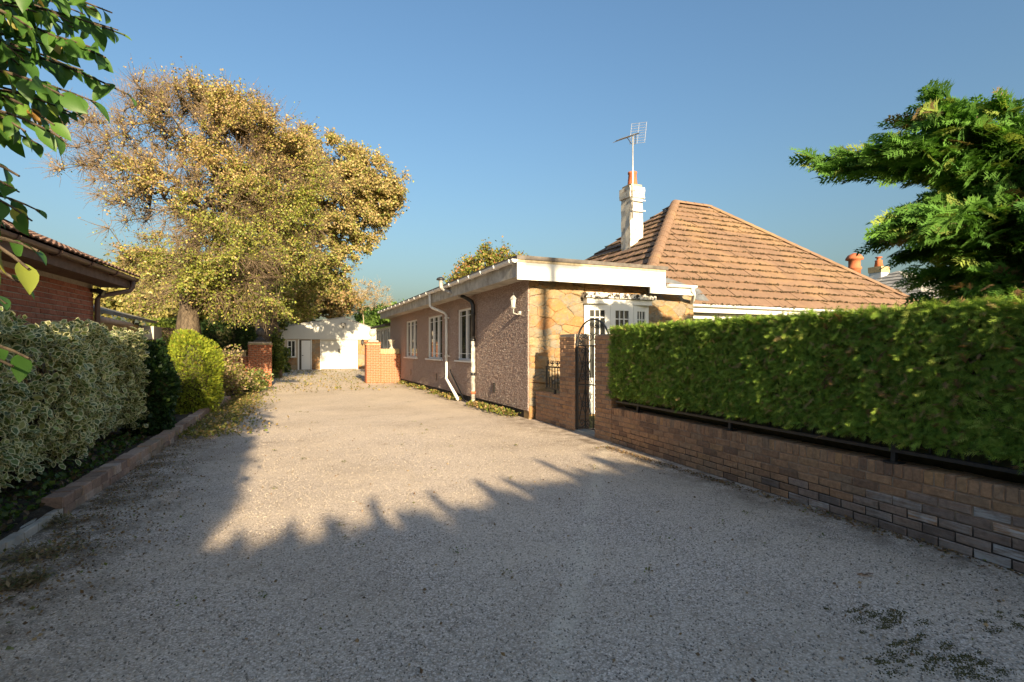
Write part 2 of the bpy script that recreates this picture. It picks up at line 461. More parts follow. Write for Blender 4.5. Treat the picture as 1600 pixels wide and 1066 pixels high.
VAR_CREAM = mat_leaf('variegated_leaf_cream', 0.3, 0.45, 0.35, 1.1, [(0.0, (0.70, 0.67, 0.40)), (1.0, (0.72, 0.69, 0.42))])
NEARLEAF = mat_leaf('cherry_leaf', 0.40, 0.48, 0.35, 1.5, [(0.0, (0.045, 0.115, 0.022)), (0.55, (0.075, 0.165, 0.028)), (0.85, (0.12, 0.22, 0.035)), (0.93, (0.22, 0.26, 0.04)), (1.0, (0.30, 0.15, 0.04))])
BARK = mat_bark('bark', (0.045, 0.034, 0.024), (0.145, 0.11, 0.075))
TWIG = mat_bark('twig_bark', (0.12, 0.085, 0.055), (0.24, 0.18, 0.12))
PALEBARK = mat_bark('pale_twig', (0.28, 0.22, 0.15), (0.42, 0.35, 0.25))

# ------------------------------------------------------------------ brick pieces
def brick_mesh(L, H_, D, name='brick', ch=0.006, jit=0.0032, seed=0):
    """chamfered brick: x along the wall, y = -D/2 is the face, z up"""
    r = random.Random(seed)
    j = lambda: r.uniform(-jit, jit)
    hx, hy, hz = L / 2, D / 2, H_ / 2
    V = []
    for y, k in ((-hy, ch), (-hy + ch, 0), (hy, 0)):
        for sx, sz in ((-1, -1), (1, -1), (1, 1), (-1, 1)):
            V.append((sx * (hx - k) + j(), y + j() * (2 if k else 1), sz * (hz - k) + j()))
    F = [(0, 1, 2, 3)] + [(a * 4 + i, (a + 1) * 4 + i, (a + 1) * 4 + (i + 1) % 4, a * 4 + (i + 1) % 4) for a in (0, 1) for i in range(4)] + [(11, 10, 9, 8)]
    me = bpy.data.meshes.new(name)
    me.from_pydata(V, [], F)
    return me
_bm = {}
def get_brick(L, H_, D, mat, k):
    key = (round(L, 3), round(H_, 3), round(D, 3), mat.name, k)
    if key not in _bm:
        me = brick_mesh(L, H_, D, 'brick', seed=hash(key[:3]) % 997 + k)
        me.materials.append(mat)
        _bm[key] = me
    return _bm[key]
def lay_brick(parent, L, H_, D, mat, c, ang, name='brick', tilt=0.0):
    o = link(name, get_brick(L, H_, D, mat, random.randrange(4)), parent, (), c, (random.uniform(-.006, .006), random.uniform(-.006, .006) + tilt, ang))
    return o
def run_courses(parent, p0, p1, zs, D, mat, L=0.215, gap=0.010, H_=0.065, half=0.5, pick=None, ymin=None, face=None):
    """stretcher courses from p0 to p1 (2-D points); the face looks to the left of p0->p1 turned -90 deg"""
    p0, p1 = Vector(p0), Vector(p1)
    d = (p1 - p0); tot = d.length; d.normalize()
    ang = math.atan2(d.y, d.x)
    nrm = Vector((-d.y, d.x))                 # back of the brick
    for i, z in enumerate(zs):
        x = -(L + gap) * (half if i % 2 else 0.0)
        while x < tot - 0.02:
            a, b = max(x, 0.0), min(x + L, tot)
            x += L + gap
            if b - a < 0.03: continue
            l = b - a
            l = L if abs(l - L) < 0.004 else round(l, 2)
            m = d * ((a + b) / 2) + p0 + nrm * (D / 2 + random.uniform(-.002, .003))
            mm = pick(m, z, i) if pick else mat
            lay_brick(parent, l, H_, D, mm, (m.x, m.y, z), ang)

def soft_bricks(name, boxes_, mat, parent):
    """many small bricks joined into one part (too small to pick apart)"""
    tv = np.array([(x, y, z) for z in (-.5, .5) for y in (-.5, .5) for x in (-.5, .5)])
    tf = np.array([(0, 2, 3, 1), (4, 5, 7, 6), (0, 1, 5, 4), (2, 6, 7, 3), (0, 4, 6, 2), (1, 3, 7, 5)])
    b = np.array(boxes_)
    V = tv[None] * b[:, None, 3:6] + b[:, None, 0:3]
    F = tf[None] + (np.arange(len(b)) * 8)[:, None, None]
    o = link(name, np_mesh(name, V.reshape(-1, 3), F.reshape(-1, 4)), parent, (mat,))
    o['kind'] = 'stuff'
    return o

# ================================================================== SETTING: ground
g = MB()
g.add([(-700, -500, -.03), (900, -500, -.03), (900, 1500, -.03), (-700, 1500, -.03)], [(0, 1, 2, 3)])
tag(g.build('ground', LAWN), kind='structure')
g = MB()
g.add([(-2.0, -14, 0), (4.95, -14, 0), (4.95, 10.2, 0), (4.95, 24, 0), (6.5, 25, 0), (6.5, 40.2, 0), (-2.2, 40.2, 0), (-1.9, 24, 0), (-1.6, 13, 0), (-1.9, 4.9, 0)], [tuple(range(10))])
tag(g.build('driveway', GRAVEL), kind='structure')
# raised planting bed on the left
KERB = [(-1.99, 3.2), (-1.90, 4.94), (-1.80, 6.21), (-1.68, 8.42), (-1.54, 13.42), (-1.22, 20.3)]
def kerb_x(y):
    for (xa, ya), (xb, yb) in zip(KERB, KERB[1:]):
        if y <= yb: return xa + (xb - xa) * (y - ya) / (yb - ya)
    return KERB[-1][0]
ny, nx = 120, 26
V = []
for j in range(ny):
    y = -2 + 24.3 * j / (ny - 1)
    xr = kerb_x(max(y, 3.2)) - 0.05
    for i in range(nx):
        x = xr - (xr + 5.5) * (i / (nx - 1)) ** 1.5
        V.append((x, y, (0.05 if y < 5.6 else 0.10) + random.uniform(-.025, .03)))
F = [(j * nx + i, (j + 1) * nx + i, (j + 1) * nx + i + 1, j * nx + i + 1) for j in range(ny - 1) for i in range(nx - 1)]
o = link('flower_bed', np_mesh('flower_bed', V, F, smooth=True), None, (SOIL,)); tag(o, kind='structure')

# ================================================================== BUNGALOW
BX, BY0, BY1 = 4.75, 10.10, 26.0
bun = thing('bungalow', 'tan roofed bungalow with pebbledashed flat roofed side wing beside the gravel drive', 'bungalow', (4.75, 10.1, 0))
def sheet_with_holes(axis, fixed, thick, a0, a1, z0, z1, holes, rev):
    """wall in the plane axis=fixed with thickness, rectangular holes with reveals"""
    m = MB()
    As = sorted({a0, a1, *[h[0] for h in holes], *[h[1] for h in holes]})
    Zs = sorted({z0, z1, *[h[2] for h in holes], *[h[3] for h in holes]})
    P = lambda a, z, d: (fixed + d, a, z) if axis == 'x' else (a, fixed + d, z)
    for aa, ab in zip(As, As[1:]):
        for za, zb in zip(Zs, Zs[1:]):
            ca, cz = (aa + ab) / 2, (za + zb) / 2
            if any(h[0] < ca < h[1] and h[2] < cz < h[3] for h in holes): continue
            for d in (0, thick):
                m.add([P(aa, za, d), P(ab, za, d), P(ab, zb, d), P(aa, zb, d)], [(0, 1, 2, 3)])
    for h in list(holes) + [(a0, a1, z0, z1)]:
        for (aa, za), (ab, zb) in (((h[0], h[2]), (h[1], h[2])), ((h[1], h[2]), (h[1], h[3])), ((h[1], h[3]), (h[0], h[3])), ((h[0], h[3]), (h[0], h[2]))):
            m.add([P(aa, za, 0), P(ab, zb, 0), P(ab, zb, thick), P(aa, za, thick)], [(0, 1, 2, 3)])
    return m
WINS = [(20.35, 22.45, 1.15, 2.66, 3), (16.75, 18.70, 1.15, 2.64, 3), (13.62, 15.12, 1.16, 2.66, 2)]
sheet_with_holes('x', BX, 0.25, BY0, BY1, 0.17, 3.0, [w[:4] for w in WINS], 0.1).build('side_wall', PEBBLE, bun)
_n = 46000
_y = BY0 + .02 + 11 * RNG.random(_n) ** 1.35; _z = RNG.uniform(.18, 2.98, _n)
_ok = np.ones(_n, bool)
for _w in WINS: _ok &= ~((_y > _w[0] - .02) & (_y < _w[1] + .02) & (_z > _w[2] - .05) & (_z < _w[3] + .02))
_P = np.stack([np.full(_n, BX - .002), _y, _z], 1)[_ok]
_ov = np.array([(1, .1, -.6), (-.6, .9, -.5), (-.5, -.9, -.6), (0, 0, 1.0)], float)
_of = np.array([(0, 1, 3), (1, 2, 3), (2, 0, 3), (0, 2, 1)])
_V, _F, _C, _ = scatter(_ov, _of, _P, frames(unit(len(_P))), RNG.uniform(.0045, .0095, (len(_P), 3)), mixcol(len(_P), [(.52, .40, .34, 4), (.36, .25, .21, 3), (.70, .62, .56, 1.4), (.20, .14, .12, 1)]))
_t = NT('dash_pebble'); _a = _t.n('ShaderNodeAttribute'); _a.attribute_name = 'Col'; DASH = _t.fin(_a.outputs['Color'], .85, None, .25)
link('pebbles', np_mesh('pebbles', _V, _F, _C), bun, (DASH,))['kind'] = 'stuff'
MB().box(BX + .03, BX + .25, BY0 + .02, BY1, -.02, .17).build('plinth', mat_simple('tarred_plinth', (0.02, 0.019, 0.018), (0.06, 0.055, 0.05), 6, 0.8, 0.4), bun)
for (a, b, z0, z1, n) in WINS:
    x0, x1 = BX + .05, BX + .11
    f = MB()
    fw = .055
    for (u0, u1, w0, w1) in ((a, b, z0, z0 + fw), (a, b, z1 - fw, z1), (a, a + fw, z0 + fw, z1 - fw), (b - fw, b, z0 + fw, z1 - fw)):
        f.box(x0, x1, u0, u1, w0, w1)
    win = f.build('window', UPVC, bun)
    MB().box(BX - .07, BX + .06, a - .08, b + .08, z0 - .045, z0 - .002).build('window_sill', UPVC, win)
    w = (b - a - 2 * fw) / n
    for k in range(n):
        u0, u1 = a + fw + k * w, a + fw + (k + 1) * w
        MB().box(x0 + .035, x0 + .045, u0 + .01, u1 - .01, z0 + fw, z1 - fw).build('pane', GLASS, win)
        s = MB()
        if k: s.box(x0 - .01, x1 - .001, u0 - .035, u0 + .035, z0 + fw, z1 - fw)
        for q in (u0 + .12, u1 - .12): s.box(x0 + .024, x0 + .034, q - .008, q + .008, z0 + fw, z1 - fw)
        for q in (z0 + fw + .14, z1 - fw - .14): s.box(x0 + .026, x0 + .0345, u0 + .03, u1 - .03, q - .008, q + .008)
        s.build('glazing_bar', UPVC, win)
for px, py in ((772.5, 620), (682, 603), (642, 594)):
    u = (px - 800) / FPX; y = BX * (-u * SY + CY) / (u * CY + SY)
    m = MB(); m.box(BX - .012, BX + .01, y - .06, y + .06, .42, .66)
    for q in range(5): m.box(BX - .02, BX - .013, y - .05, y + .05, .445 + q * .04, .46 + q * .04)
    m.build('air_vent', BLACKP, bun)
# fascias and flat roof
FXW, FYF = 4.31, 9.66                          # outer planes of the overhang
WBOT, WTOP = 2.90, 3.30
MB().box(FXW, FXW + .03, FYF + .035, BY1 + .3, WBOT + .06, WTOP).build('side_fascia', WEATHERED, bun)
MB().box(FXW + .03, BX + .3, FYF + .04, BY1 + .3, WBOT + .08, WBOT + .12).build('soffit', WEATHERED, bun)
MB().box(FXW - .012, 8.03, FYF, FYF + .03, WBOT, WTOP - .05).build('front_fascia', WHITE, bun)
MB().box(FXW - .005, 8.03, FYF - .008, FYF + .03, WTOP - .05, WTOP + .005).build('timber_batten', TIMBER, bun)
m = MB(); m.box(FXW - .03, 8.08, FYF - .03, FYF + .12, WTOP + .006, WTOP + .085); m.box(FXW - .03, FXW + .12, FYF + .121, BY1 + .35, WTOP + .04, WTOP + .085)
m.build('roof_edge_trim', FELT, bun)
m = MB(); m.add([(FXW, FYF, 3.31), (8.01, FYF, 3.31), (8.01, BY1 + .35, 3.31), (FXW, BY1 + .35, 3.31), (FXW, FYF, 3.36), (8.01, FYF + .1, 3.36), (8.01, BY1 + .35, 3.36), (FXW, BY1 + .35, 3.36)],
                [(3, 2, 1, 0), (4, 5, 6, 7), (0, 1, 5, 4), (2, 3, 7, 6), (0, 4, 7, 3), (1, 2, 6, 5)])
m.build('flat_roof', FELT, bun)
# gutter along the side
def half_gutter(p0, p1, r, n=8):
    m = MB(); p0, p1 = Vector(p0), Vector(p1); d = (p1 - p0).normalized(); x = d.cross(Vector((0, 0, 1))).normalized()
    ring = [(x * math.cos(a) * q + Vector((0, 0, 1)) * math.sin(a) * q) for q in (r, r - .006) for a in [math.pi + math.pi * k / n for k in range(n + 1)]]
    V = [p + v for p in (p0, p1) for v in ring]; k = len(ring); h = n + 1
    F = []
    for i in range(n):
        F += [(i, i + 1, k + i + 1, k + i), (h + i + 1, h + i, k + h + i, k + h + i + 1)]
    F += [(0, k, k + h, h), (n, h + n, k + h + n, k + n)]
    F += [tuple(range(h)), tuple(k + i for i in range(h - 1, -1, -1))]
    return m.add(V, F)
gx, gz = FXW - .075, 3.30
gut = half_gutter((gx, FYF - .02, gz), (gx, BY1 + .35, gz - .0), .068).build('gutter', UPVC, bun)
yy = FYF + .12
while yy < BY1:
    m = MB()
    m.tube([(gx + .076 * math.cos(a), yy, gz + .076 * math.sin(a)) for a in [math.pi * (0.98 + k / 8 * 1.04) for k in range(9)]], .013, 4)
    m.box(gx + .06, FXW - .001, yy - .02, yy + .02, gz - .05, gz)
    m.build('gutter_clip', UPVC, gut)
    yy += 0.85
# white downpipe with swan neck and slanting foot
px = BX - .09
m = MB(); m.tube([(gx, 16.35, gz - .05), (gx, 16.35, 2.86), (gx + .05, 16.30, 2.80), (px - .04, 15.98, 2.62), (px, 15.95, 2.54), (px, 15.95, .66), (px - .02, 15.90, .56), (px - .12, 14.35, .05)], .042, 10)
dp = m.build('downpipe', PIPEW, bun, True)
for z in (2.45, 1.25): MB().box(px - .055, BX, 15.90, 16.00, z, z + .04).build('pipe_clip', PIPEW, dp)
MB().tube([(BX - .03, 15.70, .85), (BX - .05, 15.68, .80), (BX - .07, 14.2, .03)], .022, 8).build('waste_pipe', BLACKP, bun, True)
# soil pipe that climbs over the gutter to a capped top
sx_ = BX - .10
m = MB(); m.tube([(sx_, 13.38, 0), (sx_, 13.38, 1.75)], .058, 12); m.build('soil_pipe', PAINTEDP, bun, True)
m = MB(); m.tube([(sx_, 13.38, 1.752), (sx_, 13.38, 2.66), (sx_ - .02, 13.42, 2.76), (sx_ - .08, 13.62, 2.86), (sx_ - .16, 13.85, 2.94)], .0585, 12); m.build('soil_pipe', BLACKP, bun, True)
m = MB(); m.tube([(sx_ - .165, 13.86, 2.945), (sx_ - .42, 14.55, 3.16), (sx_ - .50, 14.72, 3.26), (sx_ - .50, 14.80, 3.50)], .057, 12); sp = m.build('soil_pipe', PAINTEDP, bun, True)
MB().lathe((sx_ - .50, 14.80, 3.48), [(.06, 0), (.12, .01), (.125, .03), (.10, .07), (.05, .095)], 14).build('vent_cap', BLACKP, sp, True)
for z in (1.70, .78, .28, 2.40):
    MB().tube([(sx_, 13.38, z), (sx_, 13.38, z + .075)], .069, 12).build('pipe_collar', BLACKP if z != .28 else TERRA, bun, True)

# front wall: rough irregular stone cladding
FW = 10.10
def voronoi_cells(x0, x1, z0, z1, sites):
    out = []
    for i, (sx, sz) in enumerate(sites):
        poly = [(x0, z0), (x1, z0), (x1, z1), (x0, z1)]
        for j, (ox, oz) in enumerate(sites):
            if i == j: continue
            if (ox - sx) ** 2 + (oz - sz) ** 2 > 2.2: continue
            mx, mz = (sx + ox) / 2, (sz + oz) / 2; dx, dz = ox - sx, oz - sz
            new = []
            for k in range(len(poly)):
                a, b = poly[k], poly[(k + 1) % len(poly)]
                fa = (a[0] - mx) * dx + (a[1] - mz) * dz; fb = (b[0] - mx) * dx + (b[1] - mz) * dz
                if fa <= 0: new.append(a)
                if (fa < 0) != (fb < 0) and fa != fb:
                    q = fa / (fa - fb); new.append((a[0] + (b[0] - a[0]) * q, a[1] + (b[1] - a[1]) * q))
            poly = new
            if len(poly) < 3: break
        if len(poly) >= 3: out.append(poly)
    return out
def clad(parent, x0, x1, z0, z1, n, y, mat, seed, stretch=1.7, name='stone'):
    r = random.Random(seed)
    sites = []
    while len(sites) < n:                        # blue-noise-like sites, wider than tall
        best = max(((r.uniform(x0, x1), r.uniform(z0, z1)) for _ in range(5)),
                   key=lambda p: min([((p[0] - q[0]) / stretch) ** 2 + (p[1] - q[1]) ** 2 for q in sites] or [9]))
        sites.append(best)
    # squash x so that the cells come out wider than tall
    cells = voronoi_cells(x0 / stretch, x1 / stretch, z0, z1, [(a / stretch, b) for a, b in sites])
    for poly in cells:
        poly = [(a * stretch, b) for a, b in poly]
        cx = sum(p[0] for p in poly) / len(poly); cz = sum(p[1] for p in poly) / len(poly)
        # split long edges and roughen
        pts = []
        for a, b in zip(poly, poly[1:] + poly[:1]):
            pts.append(a)
            if math.hypot(a[0] - b[0], a[1] - b[1]) > .12: pts.append(((a[0] + b[0]) / 2 + r.uniform(-.015, .015), (a[1] + b[1]) / 2 + r.uniform(-.015, .015)))
        rad = max(.05, min(math.hypot(p[0] - cx, p[1] - cz) for p in pts))
        k0, k1 = 1 - .002 / rad, 1 - .020 / rad
        dep = r.uniform(.018, .040)
        n_ = len(pts)
        V = [(cx + (p[0] - cx) * k0, y + .02, cz + (p[1] - cz) * k0) for p in pts]
        V += [(cx + (p[0] - cx) * k0, y - dep * .6, cz + (p[1] - cz) * k0) for p in pts]
        V += [(cx + (p[0] - cx) * k1, y - dep + r.uniform(-.012, .012), cz + (p[1] - cz) * k1) for p in pts]
        V += [(cx, y - dep - r.uniform(0, .02), cz)]
        F = []
        for a in (0, 1):
            for i in range(n_): F.append((a * n_ + i, a * n_ + (i + 1) % n_, (a + 1) * n_ + (i + 1) % n_, (a + 1) * n_ + i))
        F += [(2 * n_ + i, 2 * n_ + (i + 1) % n_, 3 * n_) for i in range(n_)]
        MB().add(V, F).build(name, mat, parent)
fwall = MB().box(BX + .012, 9.25, FW + .002, FW + .25, 0, 3.0).build('front_wall', mat_simple('sandy_mortar', (0.27, 0.17, 0.075), (0.33, 0.235, 0.125), 8, 0.95, 0.4), bun)
clad(fwall, BX + .016, 6.10, 0.02, 2.97, 62, FW, STONE, 5)
clad(fwall, 7.86, 9.24, 0.9, 2.88, 38, FW, STONE, 9)
clad(fwall, 6.12, 7.84, 2.70, 2.97, 6, FW, STONE, 12, 2.2)
# glazed door bay
bay = MB().box(6.08, 7.84, FW - .20, FW + .001, 2.50, 2.62).build('door_bay', WHITE, bun)
MB().box(6.02, 7.90, FW - .27, FW - .001, 2.622, 2.74).build('flashing_strip', FLAKY, bay)
lay = [((6.10, FW - .03), (6.70, FW - .16)), ((6.70, FW - .16), (7.32, FW - .16)), ((7.32, FW - .16), (7.84, FW - .03))]
for k, (a, b) in enumerate(lay):
    a, b = Vector((*a, 0)), Vector((*b, 0)); d = (b - a); L = d.length; d.normalize(); nr = Vector((d.y, -d.x, 0))
    def pane(mb, u0, u1, z0, z1, off, th):
        c = a + d * ((u0 + u1) / 2) + nr * off; c.z = (z0 + z1) / 2
        mb.obox(c, d, nr, Vector((0, 0, 1)), (u1 - u0) / 2, th / 2, (z1 - z0) / 2)
    g0, g1 = (.13, L - .13)
    zb = .85 if k == 0 else 1.15
    f = MB()
    for q in ((0, g0 - .0, .05, 2.50), (g1, L, .05, 2.50), (g0, g1, .05, zb), (g0, g1, 2.36, 2.50)): pane(f, *q, 0, .06)
    leafo = f.build('door' if k == 0 else 'window', WHITE, bay)
    f = MB(); pane(f, g0, g1, zb, 2.36, -.012, .012); f.build('pane', GLASS, leafo)
    f = MB()
    for q in range(1, 3): uu = g0 + (g1 - g0) * q / 3; pane(f, uu - .011, uu + .011, zb, 2.36, .006, .02)
    for q in (2.20,) if k == 0 else (2.17, 1.97, 1.77, 1.57, 1.37): pane(f, g0, g1, q - .011, q + .011, .0045, .02)
    f.build('glazing_bar', WHITE, leafo)
    if k == 0:
        f = MB(); pane(f, .03, .11, 1.0, 1.22, .045, .03); pane(f, .05, .07, 1.08, 1.11, .09, .06); f.build('handle', UPVC, leafo)
# lower fascia step and gutter on the right of the front
m = MB(); m.box(7.60, 8.03, FYF - .006, FYF + .05, 2.76, WBOT - .001); m.box(8.03, 8.87, FYF + .02, FYF + .06, 2.76, 2.93); m.build('fascia_step', WHITE, bun)
half_gutter((8.90, FYF - .02, 2.98), (8.06, FYF - .02, 2.98), .065).build('gutter', UPVC, bun)
MB().tube([(8.81, FYF - .02, 2.95), (8.81, FYF - .02, 2.86), (8.90, FYF + .04, 2.78), (9.10, FYF + .30, 2.68), (9.16, FYF + .42, 2.62)], .045, 10).build('downpipe', UPVC, bun, True)
V = [(8.90, 10.56, 3.00), (9.16, 10.56, 3.00), (9.88, 10.22, 2.71), (9.54, 10.22, 2.71)]
V += [(x + .04, y + .40, z + .345) for x, y, z in V]
MB().add(V, [(0, 1, 2, 3), (7, 6, 5, 4), (0, 4, 5, 1), (1, 5, 6, 2), (2, 6, 7, 3), (3, 7, 4, 0)]).build('lead_valley', LEAD, bun)
MB().box(8.035, 8.07, FYF + .04, 11.0, 2.95, 3.30).build('roof_cheek', LEAD, bun)
# main house walls, windows and gutter under the hipped roof
EX0, EX1, EY0, EZ = 7.70, 19.75, 10.20, 2.62
RX0, RX1, RY, RZ = 12.90, 14.52, 15.0, 6.73
EY1 = 2 * RY - EY0
MB().box(EX0 + .45, EX1 - .45, EY0 + .45, EY1 - .45, 0, EZ - .10).build('main_wall', mat_white('painted_wall', (0.5, 0.47, 0.4), 0.5, (0.70, 0.68, 0.62)), bun)
MB().box(9.3, EX1, EY0 + .06, EY0 + .10, EZ - .20, EZ - .03).build('eaves_fascia', WHITE, bun)
half_gutter((EX1, EY0 - .02, EZ - .01), (9.04, EY0 - .02, EZ - .01), .065).build('gutter', UPVC, bun)
for (xa, xb) in ((9.35, 10.35), (10.5, 12.3), (13.2, 15.0), (16.2, 18.0)):
    f = MB(); y0 = EY0 + .32
    for q in ((xa, xb, 2.28, 2.41), (xa, xb, 1.0, 1.09), (xa, xa + .09, 1.09, 2.28), (xb - .09, xb, 1.09, 2.28)): f.box(q[0], q[1], y0, y0 + .12, q[2], q[3])
    w = f.build('window', WHITE, bun)
    MB().box(xa + .09, xb - .09, y0 + .05, y0 + .06, 1.09, 2.28).build('pane', GLASS, w)
    f = MB(); n = max(3, round((xb - xa) / .25))
    for q in range(1, n): uu = xa + (xb - xa) * q / n; f.box(uu - .014, uu + .014, y0 + .03, y0 + .048, 1.09, 2.28)
    for z in (2.1, 1.8): f.box(xa + .09, xb - .09, y0 + .028, y0 + .0485, z - .012, z + .012)
    f.build('glazing_bar', WHITE, w)

# hipped tiled roof
roof = MB().add([(EX0, EY0, EZ), (EX1, EY0, EZ), (EX1, EY1, EZ), (EX0, EY1, EZ), (RX0, RY, RZ), (RX1, RY, RZ)],
                [(0, 1, 5, 4), (1, 2, 5), (2, 3, 4, 5), (3, 0, 4), (3, 2, 1, 0)]).build('roof', FELT, bun)
def slope_tiles(e0, e1, r0, r1, ncourse, width, collect, seed, lift=.045, thick=.03):
    """e0->e1 eave, r0->r1 ridge (r0 above e0). returns list of 8-vertex tiles with size in view"""
    r = random.Random(seed)
    e0, e1, r0, r1 = map(Vector, (e0, e1, r0, r1))
    ax = (e1 - e0).normalized()
    mid = (r0 + r1) / 2 - e0; up = (mid - ax * mid.dot(ax)); SL = up.length; up.normalize()
    nrm = ax.cross(up).normalized()
    if nrm.z < 0: nrm = -nrm
    Lx = lambda s: (r0 - e0).dot(ax) * s / SL
    Rx = lambda s: (e1 - e0).dot(ax) + ((r1 - e1).dot(ax)) * s / SL
    gauge = SL / ncourse
    for i in range(ncourse):
        s0, s1 = i * gauge - (.05 if i == 0 else 0.0), min((i + 1) * gauge + .05, SL)
        x = Lx(s0) - (width * .5 if i % 2 else 0)
        while x < Rx(s0):
            xa, xb = x + .004, x + width - .004
            x += width
            cl = lambda q, s: min(max(q, Lx(s)), Rx(s))
            q = [(cl(xa, s0), s0), (cl(xb, s0), s0), (cl(xb, s1), s1), (cl(xa, s1), s1)]
            if q[1][0] - q[0][0] < .03 and q[2][0] - q[3][0] < .03: continue
            jz, jt = r.uniform(-.006, .008), r.uniform(-.012, .012)
            V = []
            for top in (0, 1):
                for k, (u, v) in enumerate(q):
                    h = (lift if k < 2 else .012) + jz + (jt if k in (0, 3) else -jt) * .5
                    h = h if top else h - thick
                    v2 = v + (r.uniform(-.012, .012) if k < 2 else 0)
                    V.append(e0 + ax * u + up * v2 + nrm * h)
            collect.append(V)
TF = [(3, 2, 1, 0), (4, 5, 6, 7), (0, 1, 5, 4), (1, 2, 6, 5), (2, 3, 7, 6), (3, 0, 4, 7)]
front, rest = [], []
slope_tiles((EX0, EY0, EZ), (EX1, EY0, EZ), (RX0, RY, RZ), (RX1, RY, RZ), 17, .40, front, 3, .06, .045)
slope_tiles((EX0, EY1, EZ), (EX0, EY0, EZ), (RX0, RY, RZ), (RX0, RY, RZ), 17, .40, rest, 4, .06, .04)
slope_tiles((EX1, EY0, EZ), (EX1, EY1, EZ), (RX1, RY, RZ), (RX1, RY, RZ), 17, .40, rest, 5)
vis = [q for q in front if q[0].x > 8.3]
vis.sort(key=lambda q: (q[0] - Vector((0, 0, 1.5))).length)
for q in vis[:300]: MB().add(q, TF).build('roof_tile', TILE, roof)
rest += vis[300:] + [q for q in front if q[0].x <= 8.3]
m = MB()
for q in rest: m.add(q, TF)
m.build('roof_tile', TILE, roof, kind='stuff')
# moss on the course edges
P = []
for V in front + rest[:260]:
    a, b = V[4], V[5]
    for _ in range(random.choice((7, 12, 16, 20))):
        k = random.random(); P.append(tuple(a.lerp(b, k) + Vector((random.gauss(0, .02), random.gauss(-.01, .02), random.gauss(-.014, .012)))))
P = np.array(P)
oct_v = np.array([(1, 0, 0), (-1, 0, 0), (0, 1, 0), (0, -1, 0), (0, 0, 1), (0, 0, -1)], float)
oct_f = np.array([(0, 2, 4), (2, 1, 4), (1, 3, 4), (3, 0, 4), (2, 0, 5), (1, 2, 5), (3, 1, 5), (0, 3, 5)])
V, F, _, _ = scatter(oct_v, oct_f, P, frames(unit(len(P))), RNG.uniform(.010, .026, (len(P), 3)) * np.array([1.3, 1, .9]))
o = link('moss', np_mesh('moss', V, F), roof, (MOSS,)); o['kind'] = 'stuff'
def hip_run(a, b, r=.115, n=14, ext=0.0):
    a, b = Vector(a), Vector(b); d = (b - a); L = d.length; d.normalize()
    x = d.cross(Vector((0, 0, 1))).normalized(); z = x.cross(d)
    k = max(1, round(L / .42))
    for i in range(k):
        p, q = a + d * (L * i / k - .02), a + d * (L * (i + 1) / k + .02)
        r0, r1 = r * 1.06, r * .96
        V = []
        for pp, rr in ((p, r0), (q, r1)):
            for s in range(9):
                t = math.pi * s / 8
                V.append(pp + x * math.cos(t) * rr + z * (math.sin(t) * rr * .8 + .01))
            for s in range(8, -1, -1):
                t = math.pi * s / 8
                V.append(pp + x * math.cos(t) * (rr - .02) + z * (math.sin(t) * (rr - .02) * .8 + .005))
        F = [(s, (s + 1) % 18, 18 + (s + 1) % 18, 18 + s) for s in range(18)]
        F += [tuple(range(17, -1, -1)), tuple(18 + s for s in range(18))]
        MB().add(V, F).build('hip_tile', TILE, roof, False)
hip_run((EX0, EY0, EZ), (RX0, RY, RZ), .16)
hip_run((EX1, EY0, EZ), (RX1, RY, RZ), .13)
hip_run((RX0, RY, RZ), (RX1, RY, RZ), .14)
# chimney with flaking white render
CX, CYY = 10.40, 14.25
def rough_box(x0, x1, y0, y1, z0, z1, n=10, j=.012):
    m = MB(); V = []; k = 3
    ring = [(x0, y0), ((x0 + x1) / 2, y0), (x1, y0), (x1, (y0 + y1) / 2), (x1, y1), ((x0 + x1) / 2, y1), (x0, y1), (x0, (y0 + y1) / 2)]
    for i in range(n + 1):
        z = z0 + (z1 - z0) * i / n
        for x, y in ring: V.append((x + random.uniform(-j, j), y + random.uniform(-j, j), z))
    F = [(i * 8 + s, i * 8 + (s + 1) % 8, (i + 1) * 8 + (s + 1) % 8, (i + 1) * 8 + s) for i in range(n) for s in range(8)]
    F += [tuple(range(7, -1, -1)), tuple(n * 8 + s for s in range(8))]
    return m.add(V, F)
chim = rough_box(CX, CX + .50, CYY, CYY + .52, 3.9, 6.48, 14, .014).build('chimney', CHIM, bun)
rough_box(CX - .045, CX + .545, CYY - .045, CYY + .565, 6.482, 6.84, 3, .012).build('chimney_head', CHIM, chim)
rough_box(CX + .02, CX + .48, CYY + .02, CYY + .50, 6.842, 6.93, 1, .012).build('flaunching', TIMBER, chim)
MB().lathe((CX + .27, CYY + .26, 6.90), [(.17, 0), (.165, .05), (.13, .42), (.15, .44), (.15, .50), (.125, .50), (.11, .30)], 18).build('chimney_pot', TERRA, chim, True)
MB().box(CX - .03, CX + .53, CYY - .10, CYY - .003, 4.70, 4.76).build('lead_flashing', LEAD, chim)
# terracotta flue on the far end of the house
fl = at(1335, 440, 24.5)
MB().lathe((fl.x, fl.y, fl.z - .8), [(.26, 0), (.26, 1.35), (.30, 1.37), (.30, 1.45), (.25, 1.47), (.25, 1.78), (.37, 1.81), (.37, 1.87), (.27, 2.02), (.06, 2.12)], 16).build('flue', TERRA, bun, True)
